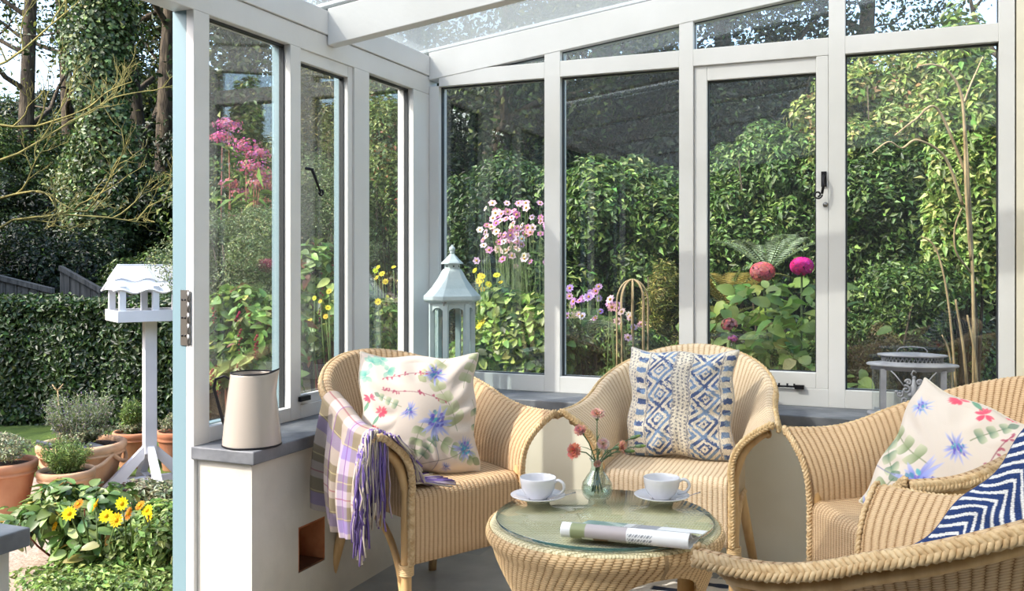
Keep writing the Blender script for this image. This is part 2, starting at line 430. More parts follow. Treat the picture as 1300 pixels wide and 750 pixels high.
# pier and house wall on the right
struct('wall_back.001', M().box((.40, YB+.004, 0), (XR, YO+.2, 2.6)), CREAMPL)
struct('wall_right', M().box((XR, -3.2, 0), (XR+.2, YO+.2, 2.9)), CREAMPL)
# rafters and glass between them; a ridge batten at the house wall
for k, y in enumerate((2.997, 2.16, 1.32, .48, -.36, -1.2)):
    r = M(); y0, y1 = y, y+.055
    r.prism([(XL+.004, y0, ROOF(XL)-.145), (XR, y0, ROOF(XR)-.145), (XR, y0, ROOF(XR)-.006), (XL+.004, y0, ROOF(XL)-.006)], (0, y1-y0, 0))
    struct('ceiling_rafter' + ('' if k == 0 else '.%03d' % k), r, WHITE, .003)
ALU = mat('aluminium_bar', lin(178, 180, 182), .4, .5)
for k, y in enumerate((2.997+.028, 2.16+.028, 1.32+.028, .48+.028, YB+.03)):
    c = M().prism([(XL-.08, y-.02, ROOF(XL-.08)+.009), (XR, y-.02, ROOF(XR)+.009), (XR, y-.02, ROOF(XR)+.022), (XL-.08, y-.02, ROOF(XL-.08)+.022)], (0, .04, 0))
    struct('ceiling_glazing_bar' + ('' if k == 0 else '.%03d' % k), c, ALU)
edges = [YB+.03, 3.025, 2.188, 1.348, .508, -.332, -1.172, -1.8]
for k in range(len(edges)-1):
    y1, y0 = edges[k]-.004, edges[k+1]+.004
    g = M().prism([(XL-.08, y0, ROOF(XL-.08)), (XR, y0, ROOF(XR)), (XR, y0, ROOF(XR)+.008), (XL-.08, y0, ROOF(XL-.08)+.008)], (0, y1-y0, 0))
    struct('ceiling_pane' + ('' if k == 0 else '.%03d' % k), g, ROOFGLASS)
# black iron casement handle and stay on the back casement
hx, hz = X(1046), EYE+(HV-219)/F*(YB/ray(1046, HV).y)
o6 = W6.location
h = M().box(Vector((hx-.010, YB-.006, hz-.055))-o6, Vector((hx+.010, YB+.003, hz+.004))-o6)
h.tube([Vector(p)-o6 for p in [(hx, YB-.006, hz-.012), (hx, YB-.03, hz-.02), (hx+.001, YB-.032, hz-.05), (hx-.005, YB-.032, hz-.085)]], .005, 8)
c0 = Vector((hx-.020, YB-.032, hz-.088)); h.tube([c0+Vector((math.cos(a)*(.016-.0012*a), 0, -math.sin(a)*(.016-.0012*a)))-o6 for a in np.linspace(0, 8, 28)], .0035, 6)
h.build('window_handle', IRON, W6)
e = M().lathe([(.0, .0), (.011, .0), (.011, .004), (.004, .006)], 12)
kx, kz = X(1048), hz-.125
e = M().tube([Vector((kx, YB+.003, kz))-o6, Vector((kx, YB-.002, kz))-o6], .010, 14); e.tube([Vector((kx, YB-.002, kz))-o6, Vector((kx, YB-.006, kz))-o6], .004, 8)
e.build('keyhole_plate', STEEL, W6)
sx0, sx1, sz = X(986), X(1021), .668
st = M().tube([Vector((sx0, YB-.012, sz))-o6, Vector((sx1-.03, YB-.012, sz))-o6], .004, 8)
st.box(Vector((sx1-.035, YB-.018, sz-.009))-o6, Vector((sx1, YB+.0, sz+.007))-o6)
for q in (.1, .4, .65): st.tube([Vector((sx0+(sx1-sx0)*q, YB-.012, sz-.004))-o6, Vector((sx0+(sx1-sx0)*q, YB-.012, sz+.012))-o6], .004, 6)
st.ball(Vector((sx0-.006, YB-.012, sz+.004))-o6, .008)
st.build('window_stay', IRON, W6)
# ================================================================ WOVEN CHAIRS AND TABLE
def weave_mat(name, c_gap, c_mid, c_top, rib=.0165, weft=.0058):
    m = mat(name, rough=.62, spec=.25); n, l, b = nodes(m)
    uv = n.new('ShaderNodeUVMap'); uv.uv_map = 'UVMap'
    sp = n.new('ShaderNodeSeparateXYZ'); l.new(uv.outputs[0], sp.inputs[0])
    U, V = sp.outputs[0], sp.outputs[1]
    nzv = n.new('ShaderNodeTexNoise'); nzv.inputs['Scale'].default_value = 9; nzv.inputs['Detail'].default_value = 3; l.new(uv.outputs[0], nzv.inputs['Vector'])
    wob = math_node(n, l, 'MULTIPLY_ADD', nzv.outputs['Fac'], .006, -.003)
    U2 = math_node(n, l, 'ADD', U, wob)
    ribs = math_node(n, l, 'ABSOLUTE', math_node(n, l, 'SINE', math_node(n, l, 'MULTIPLY', U2, PI/rib)))
    ribh = math_node(n, l, 'POWER', ribs, .75)
    par = math_node(n, l, 'MULTIPLY', math_node(n, l, 'FLOOR', math_node(n, l, 'MULTIPLY', U2, 1/rib)), PI*.5)
    wf = math_node(n, l, 'ABSOLUTE', math_node(n, l, 'SINE', math_node(n, l, 'ADD', math_node(n, l, 'MULTIPLY', V, PI/weft), par)))
    h = math_node(n, l, 'ADD', math_node(n, l, 'MULTIPLY', ribh, .7), math_node(n, l, 'MULTIPLY', wf, .42))
    nz = n.new('ShaderNodeTexNoise'); nz.inputs['Scale'].default_value = 160; l.new(uv.outputs[0], nz.inputs['Vector'])
    nb = n.new('ShaderNodeTexNoise'); nb.inputs['Scale'].default_value = 4; nb.inputs['Detail'].default_value = 4; l.new(uv.outputs[0], nb.inputs['Vector'])
    f = math_node(n, l, 'ADD', h, math_node(n, l, 'MULTIPLY_ADD', nz.outputs['Fac'], .5, -.25))
    f = math_node(n, l, 'ADD', f, math_node(n, l, 'MULTIPLY_ADD', nb.outputs['Fac'], .5, -.25))
    c = ramp(n, l, f, [(.18, c_gap), (.5, c_mid), (.95, c_top)])  # crevice shade painted in: gaps darker, rib crowns lighter
    l.new(c, b.inputs['Base Color'])
    bp = n.new('ShaderNodeBump'); bp.inputs['Strength'].default_value = .75; bp.inputs['Distance'].default_value = .0035
    l.new(h, bp.inputs['Height']); l.new(bp.outputs[0], b.inputs['Normal'])
    return m
WEAVE = weave_mat('woven_fibre', lin(124, 88, 56), lin(184, 149, 110), lin(213, 184, 148))
WEAVE_PALE = weave_mat('woven_fibre_pale', lin(160, 126, 90), lin(212, 184, 148), lin(232, 212, 182))
WEAVE_T = weave_mat('woven_fibre_table', lin(118, 86, 52), lin(188, 154, 110), lin(216, 186, 144), rib=.021)
BRAID = noisy(mat('braided_fibre', rough=.6, spec=.3), lin(190, 158, 116), lin(220, 194, 154), scale=60, bump=.3, bscale=260, dist=.002)
BRAID_PALE = noisy(mat('braided_fibre_pale', rough=.6, spec=.3), lin(196, 164, 116), lin(222, 196, 152), scale=60, bump=.3, bscale=260, dist=.002)
BENT = noisy(mat('bentwood', rough=.42), lin(196, 156, 104), lin(218, 182, 130), scale=5, bump=.1, stretch=(8, 8, 1), bscale=30, dist=.003)
CANE = mat('cane_binding', lin(214, 184, 138), .5)

def smooth(x): x = max(0., min(1., x)); return x*x*(3-2*x)
A_ = .217; LS = .275; QS = .57; Y0 = .02; BK = .235
def plan(q):
    """point and outward normal of the tub's plan at q in -1..1"""
    s = -1 if q < 0 else 1; a = abs(q)
    if a <= QS:
        ph = (a/QS)*PI/2; p = (s*A_*math.sin(ph), Y0+BK*math.cos(ph)); nx, ny = s*math.sin(ph)/A_, math.cos(ph)/BK
        L = math.hypot(nx, ny); return p, (nx/L, ny/L)
    y = Y0-(a-QS)/(1-QS)*LS
    return (s*(A_), y), (s*1.0, 0.0)
SEAT_Z = .45
def rim(q):
    f = 1-abs(q)
    z = .655+.190*smooth((f-.10)/.90)**1.08
    e = .112-.040*smooth(f/.45)+.012*smooth((f-.5)/.5)
    return z, e
RHO = .020
def shell(q, t):
    """t<0 side wall below the seat, 0..1 inner face up to the rim, 1..2 roll over"""
    (x, y), (nx, ny) = plan(q); z, e = rim(q); f = 1-abs(q)
    if t <= 0:
        return Vector((x, y, SEAT_Z+t*.08))
    zt = z-RHO; pw = 3.0-1.4*smooth((f-.3)/.6)
    if t <= 1:
        o = e*t**pw; zz = SEAT_Z+(zt-SEAT_Z)*t; fwd = -.02*t*t*(1-smooth(f*4))
        return Vector((x+nx*o, y+ny*o+fwd, zz))
    al = math.radians(35+(t-1)*135); c = e+RHO*.82
    fwd = -.02*(1-smooth(f*4))
    return Vector((x+nx*(c-RHO*math.cos(al)), y+ny*(c-RHO*math.cos(al))+fwd, zt-RHO*.55+RHO*math.sin(al)))
def arc_u(q):
    a = abs(q); return math.copysign((a/QS*.375 if a < QS else .375+(a-QS)/(1-QS)*LS), q)
def braid_path(pts, ups, mat_, parent, name='braided_edge', amp=.011, r=.0075, wl_=.052):
    pts = [Vector(p) for p in pts]
    L = [0]
    for a, b in zip(pts, pts[1:]): L.append(L[-1]+(b-a).length)
    tot = L[-1]; ns = int(tot/.0065); m = M()
    import bisect
    P = []; T = []; Uu = []
    for k in range(ns+1):
        s = tot*k/ns; i = min(max(bisect.bisect(L, s)-1, 0), len(pts)-2)
        w_ = (s-L[i])/max(L[i+1]-L[i], 1e-9)
        P.append(pts[i].lerp(pts[i+1], w_)); T.append((pts[i+1]-pts[i]).normalized()); Uu.append(Vector(ups[i]).lerp(Vector(ups[i+1]), w_))
    for st in range(4):
        path = []; 
        for k in range(ns+1):
            s = tot*k/ns; ph = 2*PI*s/wl_+st*2*PI/4
            nn = (Uu[k]-T[k]*Uu[k].dot(T[k])).normalized(); bb = T[k].cross(nn)
            path.append(P[k]+bb*(amp*math.sin(ph))+nn*(.004*math.sin(2*ph+.6)))
        m.tube(path, r, 6, flat=.8)
    return m.build(name, mat_, parent)
def make_chair(label, pale=False):
    wv, brd = (WEAVE_PALE, BRAID_PALE) if pale else (WEAVE, BRAID)
    R = empty('wicker_armchair', label=label, cat='armchair')
    # seat with rounded front and long apron
    prof = [(.245, SEAT_Z-.004)]+[(y, SEAT_Z+.012*math.sin(PI*min(1, (.26-y)/.5))) for y in np.linspace(.2, -.215, 10)]
    for k in range(1, 7):
        a = k/6*PI/2; prof.append((-.222-.03*math.sin(a), SEAT_Z-.022+.03*math.cos(a)-.004))
    prof += [(-.252, z) for z in np.linspace(SEAT_Z-.05, .235, 6)]
    plen = [0]
    for a, b in zip(prof, prof[1:]): plen.append(plen[-1]+math.hypot(a[0]-b[0], a[1]-b[1]))
    def sf(i, j):
        k = min(int(round(j*(len(prof)-1))), len(prof)-1); y, z = prof[k]; hw = A_-.003
        if y > Y0: hw = (A_-.003)*math.sqrt(max(0.0, 1-((y-Y0)/(BK-.003))**2)) if y-Y0 < BK-.003 else 0.001
        x = (i*2-1)*hw
        dip = .010*(1-(i*2-1)**2) if y > -.2 else 0
        return Vector((x, y, z-dip*.2)), (x+.5, plen[k])
    s = M().grid(sf, 24, len(prof)-1)
    seat = s.build('seat', wv, R, solid=.006)
    # tub shell
    ts = [-1.0, -.5, 0]+list(np.linspace(.06, 1, 14))+list(1+np.linspace(.08, 1, 8)); nq = 72
    V_ = [0]
    vals = {}
    def gf(i, j):
        k = int(round(j*(len(ts)-1))); q = i*2-1; t = ts[k]; p = shell(q, t)
        v = SEAT_Z+t*.35 if t <= 1 else SEAT_Z+.35+(t-1)*.05
        return p, (arc_u(q), v)
    m = M().grid(gf, nq, len(ts)-1)
    m.build('woven_shell', wv, R, solid=.006)
    # braid along the rolled rim and down both fronts
    pts = []; ups = []
    def front(s_):
        P_ = [Vector((s_*(A_+.004), -.258, z)) for z in np.linspace(.235, SEAT_Z, 8)]+[shell(s_, t)+Vector((s_*.002, -.006, 0)) for t in np.linspace(.1, 1, 10)]+[shell(s_, 1+t)+Vector((0, -.006, 0)) for t in (.3, .6)]
        return P_
    for s_ in (-1, 1):
        fp = front(s_); braid_path(fp, [Vector((0, -1, 0))]*len(fp), brd, R, amp=.0085, r=.0052, wl_=.042)
    rp = []; ru = []
    for q in np.linspace(-1, 1, 90):
        p = shell(q, 1.82); (x, y), (nx, ny) = plan(q); rp.append(p+Vector((nx*.004, ny*.004, -.002))); ru.append(Vector((nx, ny, .35)))
    braid_path(rp, ru, brd, R, amp=.0115, r=.0056, wl_=.042)
    # bentwood: front legs sweep up and out under the arms, back legs splay, arched braces
    for s_ in (-1, 1):
        pth = [(s_*(A_+.008), -.236, z) for z in (0, .1, .2, .3, .40, .46)]
        for t in (.35, .55, .72, .86, .95): p = shell(s_, t); pth.append((p.x+s_*.016, -.236, p.z-.012))
        M().tube(pth, [.0165]*6+[.016, .0155, .015, .014, .013], 10).build('front_leg', BENT, R)
        # rail under the arm's rim
        rl = []
        for q in np.linspace(.93, .12, 22):
            p = shell(s_*q, 1.0); (x, y), (nx, ny) = plan(s_*q); rl.append((p.x+nx*.004, p.y+ny*.004, p.z-.032))
        M().tube(rl, .012, 8).build('arm_rail', BENT, R)
        lg = [(s_*.175, .165, .40), (s_*.185, .185, .3), (s_*.205, .225, .15), (s_*.225, .265, .0)]
        M().tube(lg, [.018, .018, .017, .015], 10).build('back_leg', BENT, R)
        br = [(s_*(A_+.002), -.222+.012+.30*(1-math.cos(a))*.75, .09+.27*math.sin(a)) for a in np.linspace(.05, PI/2, 12)]
        M().tube(br, .0115, 8).build('brace', BENT, R)
        bd = M()
        for k in range(6): bd.tube([(s_*(A_+.008)+.021*math.cos(a), -.236+.021*math.sin(a)*1.05, .205+k*.0058) for a in np.linspace(0, 2*PI, 15)], .0032, 5, cap=False)
        bd.build('leg_binding', CANE, R)
    return R
CH = {}
def place(R, x, y, deg): R.location = (x, y, 0); R.rotation_euler = (0, 0, math.radians(deg))
c1 = make_chair('tan woven wicker armchair beside the left windows with the plaid throw over its arm'); place(c1, -1.488, 2.82, 62.4)
c2 = make_chair('pale woven wicker armchair against the rear wall holding the blue and white cushion', True); place(c2, -.713, 3.305, 0)
c3 = copy_tree(c1); c3['label'] = 'woven wicker armchair at far right under the grey oval lantern, holding a thistle print cushion'; place(c3, .094, 2.806, -61)
c4 = copy_tree(c1); c4['label'] = 'woven wicker armchair nearest the camera, cut off at bottom right, with the navy zigzag cushion'; place(c4, .070, 1.860, -114.3)
for c in (c1, c2, c3, c4): c['group'] = 'wicker armchairs round the coffee table'

# ---- coffee table
TC = pt(767, HV, 2.50); TZ = .468; TR_ = .290
T = empty('coffee_table', (TC.x, TC.y, 0), label='round woven wicker coffee table with a glass top and arched base', cat='coffee table')
ROT0 = math.atan2(-TC.y, -TC.x)+math.radians(29)-0     # an arch is centred here
def skirt(i, j):
    a = ROT0+i*2*PI; k = 0
    dl = (a-ROT0+PI/3) % (2*PI/3)-PI/3             # angle from the nearest arch centre (three arches)
    zb = .04+(.398-.04)*math.sqrt(max(0, 1-(abs(dl)/.80)**2.4))
    z = TZ-.010-(TZ-.010-zb)*j
    d = (TZ-z)
    r = .302+.012*math.sin(min(1, d/.06)*PI)-.0*d-.95*max(0, d-.03)**1.35*.6
    r = max(r, .205)
    return Vector((r*math.cos(a), r*math.sin(a), z)), (a*.30+d*.55, d)
M().grid(skirt, 160, 26, closeu=True).build('woven_skirt', WEAVE_T, T, solid=.006)
sk = T.children[0]
tp = M().lathe([(.0005, TZ-.003), (.28, TZ-.003), (.295, TZ-.003), (.303, TZ-.006), (.307, TZ-.014), (.303, TZ-.022)], 72)
tp.uv = [(v[0]*RT.y*-1+v[1]*RT.x, v[0]*RT.x+v[1]*RT.y) for v in tp.v]
TOPW = weave_mat('woven_top', lin(104, 92, 60), lin(200, 188, 146), lin(226, 216, 180), rib=.0105, weft=.0085)
tp.build('woven_top', TOPW, T)
for k in range(3):
    a = ROT0+PI/3+k*2*PI/3
    M().tube([(.215*math.cos(a), .215*math.sin(a), z) for z in (0, .2, .44)], .022, 12).build('leg', BENT, T)
gt = glass('table_glass', tint=(.90, .945, .93, 1), base=.06, gain=.9)
M().lathe([(.0005, TZ+.012), (TR_-.004, TZ+.012), (TR_-.001, TZ+.010)], 96).build('glass_top', gt, T)
ge = mat('glass_edge', lin(58, 104, 112), .08, coat=.5); ge.node_tree.nodes['Principled BSDF'].inputs['Transmission Weight'].default_value = .45
M().lathe([(TR_-.001, TZ+.010), (TR_, TZ+.008), (TR_, TZ-.0005), (TR_-.003, TZ-.002)], 96).build('glass_edge', ge, T, 'polished blue-green glass edge')
TZ = TZ+.012
# ================================================================ THE GARDEN
ZG = -.15
LEAF = attr_mat('leaf', rough=.42, trans=.28, spec=.5)
PETAL = attr_mat('petal', rough=.6, trans=.25, spec=.2)
BARK = noisy(mat('bark', rough=.9), lin(52, 44, 36), lin(98, 86, 68), scale=6, bump=.8, bscale=14, dist=.03, stretch=(3, 3, .6))
TWIG = noisy(mat('pale_twig', rough=.8), lin(150, 128, 92), lin(196, 172, 130), scale=9)
MOSSY = noisy(mat('mossy_branch', rough=.9), lin(120, 112, 60), lin(164, 150, 84), scale=7, bump=.3)
STEMG = mat('green_stem', lin(88, 108, 52), .6)
REDSTEM = mat('red_stem', lin(128, 66, 48), .6)
SOIL = noisy(mat('soil', rough=1), lin(44, 34, 26), lin(84, 66, 50), scale=40, bump=.9, bscale=70, dist=.02)
def terrain_z(x, y):
    d = -.381*x+.9245*y
    h = 0.0
    if d > 10.5: h += (d-10.5)*.22*min(1, (d-10.5)/4)
    return ZG+h+.02*math.sin(x*1.7)*math.cos(y*1.3)
def gmesh():
    m = M(); n = 70
    def f(i, j):
        # a fan of ground from under the room to the wooded hill
        r = 46*j**1.5+.2; a = math.radians(-40+i*190)
        x = r*math.cos(a)-1.0; y = r*math.sin(a)
        return Vector((x, y, terrain_z(x, y))), (x, y)
    return m.grid(f, 90, 60)
gm = noisy(mat('garden_soil', rough=1), lin(40, 34, 24), lin(66, 62, 38), scale=2.2, detail=8, bump=.6, bscale=9, dist=.05)
g = gmesh(); g.v = [(x, y, z-.013) if not (XO-.05 < x < XR+.5 and y < YO+.1) else (x, y, min(z, -.16)) for x, y, z in g.v]
struct('ground', g, gm)
# lawn: mown grass, striped by its own blades
lm = noisy(mat('lawn_grass', rough=.9), lin(66, 92, 34), lin(104, 128, 50), scale=5, detail=8, bump=.8, bscale=140, dist=.03)
def lawn_f(i, j):
    a = pt(-120+i*420, HV, 5.7+j*2.6); return Vector((a.x, a.y, ZG+.006)), (a.x, a.y)
lawn = M().grid(lawn_f, 30, 20); struct('ground_lawn', lawn, lm)
pv = noisy(mat('gravel_path', rough=1), lin(150, 130, 112), lin(186, 168, 150), scale=60, bump=.7, bscale=90)

def leafmesh(P, N, L, W, cols, rng, droop=.25):
    """folded pointed leaves: P base, N facing; arrays"""
    n = len(P); R_ = rng.normal(size=(n, 3)); T = R_-(R_*N).sum(1)[:, None]*N; T /= np.linalg.norm(T, axis=1)[:, None]+1e-9
    B = np.cross(N, T); L = L[:, None]; W = W[:, None]
    v0 = P; v1 = P+T*L*.42+B*W*.5+N*W*.18; v2 = P+T*L-N*L*droop; v3 = P+T*L*.42-B*W*.5+N*W*.18
    V = np.stack([v0, v1, v2, v3], 1).reshape(-1, 3)
    k = np.arange(n)[:, None]*4
    Tt = np.concatenate([k+np.array([[0, 1, 2]]), k+np.array([[0, 2, 3]])], 0)
    return V, Tt, np.repeat(cols, 4, 0)
def leafbig(P, N, L, W, cols, rng, droop=.3):
    """broad leaf: rounded outline, raised midrib fold, hanging tip"""
    n = len(P); R_ = rng.normal(size=(n, 3)); T = R_-(R_*N).sum(1)[:, None]*N; T /= np.linalg.norm(T, axis=1)[:, None]+1e-9
    B = np.cross(N, T); L = L[:, None]; W = W[:, None]; rows = []
    for s, w_ in ((0, .0), (.16, .62), (.38, 1.0), (.62, .86), (.84, .42), (1.0, .0)):
        c = P+T*L*s-N*L*droop*s*s
        rows += [c-B*W*.5*w_+N*W*.16*w_, c, c+B*W*.5*w_+N*W*.16*w_]
    V = np.stack(rows, 1).reshape(-1, 3); k = np.arange(n)[:, None]*18; Tt = []
    for i in range(5):
        a = i*3
        for q in (0, 1): Tt += [k+np.array([[a+q, a+q+1, a+q+4]]), k+np.array([[a+q, a+q+4, a+q+3]])]
    return V, np.concatenate(Tt, 0), np.repeat(cols, 18, 0)
def leafcols(n, base, var, rng, pal=None):
    """each leaf's own green; pal = list of (weight, (r,g,b))"""
    if pal:
        w_ = np.array([p[0] for p in pal], float); w_ /= w_.sum(); k = rng.choice(len(pal), n, p=w_)
        c = np.array([lin(*p[1])[:3] for p in pal])[k]
    else: c = np.tile(lin(*base)[:3], (n, 1))
    lum = c.mean(1)[:, None]*np.array([[1.06, 1.02, .80]]); c = (c*.78+lum*.22)*1.12
    return np.clip(c*(1+var*rng.normal(size=(n, 1)))*(1+.1*rng.normal(size=(n, 3))), .004, 1)
def blob(c, r, n, rng, K=26, sub=.36, up=.35, zmin=None, cone=0):
    c = np.array(c, float); r = np.array(r, float)
    d = rng.normal(size=(K, 3)); d /= np.linalg.norm(d, axis=1)[:, None]; d[:, 2] = np.where(d[:, 2] < -.55, -d[:, 2], d[:, 2])
    sc = d*(.30+.52*rng.rand(K, 1)**.6)
    if cone: sc[:, :2] *= (1-cone*np.clip(sc[:, 2:3], -.2, 1))
    srad = sub*(.65+.7*rng.rand(K))
    k = rng.randint(0, K, n); e = rng.normal(size=(n, 3)); e /= np.linalg.norm(e, axis=1)[:, None]
    q = sc[k]+e*srad[k][:, None]*(.55+.5*rng.rand(n, 1)**.5)
    P = c+q*r
    N = e*.7+rng.normal(size=(n, 3))*.35; N[:, 2] += up; N /= np.linalg.norm(N, axis=1)[:, None]
    if zmin is not None:
        ok = P[:, 2] > zmin; P, N = P[ok], N[ok]
    return P, N
def stems(base, c, r, n, rng, rad=.012, mat_=BARK, parent=None, name='stem'):
    m = M()
    for k in range(n):
        a = rng.rand()*6.28; e = Vector((c[0]+r[0]*.7*math.cos(a)*rng.rand(), c[1]+r[1]*.7*math.sin(a)*rng.rand(), c[2]+r[2]*(.1+.6*rng.rand())))
        b = Vector((base[0]+.1*r[0]*rng.randn(), base[1]+.1*r[1]*rng.randn(), base[2]))
        mid = b.lerp(e, .5)+Vector((rng.randn()*.06*r[0], rng.randn()*.06*r[1], .05*r[2]))
        m.tube([b, mid, e], [rad, rad*.7, rad*.35], 5)
    return m.build(name, mat_, parent)
def shrub(name, label, cat, c, r, n, L, base=None, var=.25, pal=None, seed=1, group=None, asp=.45, K=46, sub=.30, nst=9, srad=.012, up=.35, droop=.25, smat=None, zg=None, cone=0):
    rng = np.random.RandomState(seed); zg_ = zg if zg is not None else ZG
    c = Vector(c); R = empty(name, (c.x, c.y, zg_), label=label, cat=cat, group=group)
    lc = (0, 0, c.z-zg_)
    P, N = blob(lc, r, n, rng, K, sub, up, zmin=.0, cone=cone); m = len(P)
    Ls = L*(.6+.7*rng.rand(m)); V, T, co = (leafbig if L > .05 and n < 11000 else leafmesh)(P, N, Ls, Ls*asp*(.8+.4*rng.rand(m)), leafcols(m, base, var, rng, pal), rng, droop)
    np_mesh('foliage', V, T, LEAF, R, co)
    stems((0, 0, 0), lc, r, nst, rng, srad, smat or BARK, R)
    return R

# ---- clipped hedge behind the lawn
def hedge(p0, p1, w_, h, n, label):
    rng = np.random.RandomState(3); p0, p1 = Vector(p0), Vector(p1); d = (p1-p0); Ld = d.length; d.normalize(); nn = Vector((-d.y, d.x, 0))
    R = empty('clipped_hedge', p0, math.atan2(d.y, d.x), label, 'hedge')
    x = rng.rand(n)*Ld; face = rng.rand(n); y = rng.rand(n)*w_; z = rng.rand(n)*h
    y = np.where(face < .55, -w_/2+rng.rand(n)**2*.10, (rng.rand(n)-.5)*w_); z = np.where(face >= .55, h-rng.rand(n)**2*.10, z)
    lump = .035*np.sin(x*5+z*7)+.03*np.sin(x*11+2); y = np.where(face < .55, y-lump, y); z = np.where(face >= .55, z+lump*.5, z)
    N = np.where(face[:, None] < .55, np.array([[0, -1, .25]]), np.array([[0, -.15, 1]]))+rng.normal(size=(n, 3))*.5
    N /= np.linalg.norm(N, axis=1)[:, None]; P = np.stack([x, y, z], 1)
    Ls = .045*(.6+.8*rng.rand(n)); V, T, co = leafmesh(P, N, Ls, Ls*.55, leafcols(n, None, .3, rng, [(3, (38, 60, 26)), (3, (56, 82, 34)), (1, (84, 110, 48))]), rng)
    np_mesh('foliage', V, T, LEAF, R, co)
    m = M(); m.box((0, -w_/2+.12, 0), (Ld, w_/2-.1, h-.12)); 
    m.build('shade_core', noisy(mat('hedge_inner_shade', rough=1), lin(20, 22, 14), lin(34, 34, 20), scale=30, bump=1), R)  # near-black box stands in for the shade among the hedge's inner twigs
    return R
ha = pt(-170, HV, 8.2); hb = pt(290, HV, 7.6)
hedge((ha.x, ha.y, ZG), (hb.x, hb.y, ZG), .8, 1.0, 60000, 'dark clipped evergreen hedge across the end of the lawn')

# ---- woodland: prototypes once, copies with their own turn and size
SHADEPAL = [(4, (24, 38, 20)), (4, (34, 52, 26)), (2, (50, 72, 34)), (.6, (88, 112, 50))]  # greens kept very dark so the leaf colour carries the wood's shade
MIDPAL = [(3, (40, 62, 26)), (3, (62, 88, 34)), (2, (92, 118, 46)), (.6, (140, 150, 60))]
def wood_bush(seed, pal):
    return shrub('woodland_bush', 'x', 'bush', (0, 0, 1.3), (1.9, 1.9, 1.6), 34000, .085, pal=pal, seed=seed, K=60, sub=.24, nst=8, srad=.03, zg=0, asp=.5)
protos = [wood_bush(11, SHADEPAL), wood_bush(12, SHADEPAL), wood_bush(13, MIDPAL)]
rng = np.random.RandomState(5); used = [False]*3
k = 0
for row, (t, sp, zs_) in enumerate(((11.2, 190, .70), (13.0, 165, .95), (15.5, 150, 1.1), (19, 135, 1.25), (24, 125, 1.3))):
    u = -150
    while u < 1500:
        p = pt(u+rng.uniform(-30, 30), HV, t+rng.uniform(-.6, .6))
        if u > 560: pi = int(rng.choice([0, 1]))
        else: pi = int(rng.choice([0, 1, 2], p=[.42, .42, .16])) if row < 3 else int(rng.choice([0, 1, 2], p=[.3, .3, .4]))
        o = protos[pi] if not used[pi] else copy_tree(protos[pi]); used[pi] = True
        s = zs_*rng.uniform(.85, 1.2)*(.78 if (u < 250 and row > 1) else 1); z0 = terrain_z(p.x, p.y)
        o.location = (p.x, p.y, z0-.1); o.rotation_euler = (0, 0, rng.uniform(0, 6.28)); o.scale = (s, s, s*rng.uniform(.8, 1.1))
        left = u < 560
        o['label'] = 'dark leafy woodland bush on the bank beyond the hedge' if left else 'dark leafy woodland bush on the bank beyond the garden border'
        o['group'] = 'woodland bushes on the left bank' if left else 'woodland bushes on the right bank'
        u += sp
# unseen bushes added round the left to darken what the panes reflect
for k in range(16):
    a = math.radians(158+k*7.2); r_ = 10.0+.8*math.sin(k*2.1); o = copy_tree(protos[k % 2])
    o.location = (r_*math.cos(a)-.5, r_*math.sin(a)+1.5, ZG-.1)
    o.rotation_euler = (0, 0, k*1.3); o.scale = (1.05, 1.05, 1.45); o['label'] = 'unseen woodland bush added left of the doorway to darken reflections'; o['group'] = 'unseen bushes darkening the glass reflections'
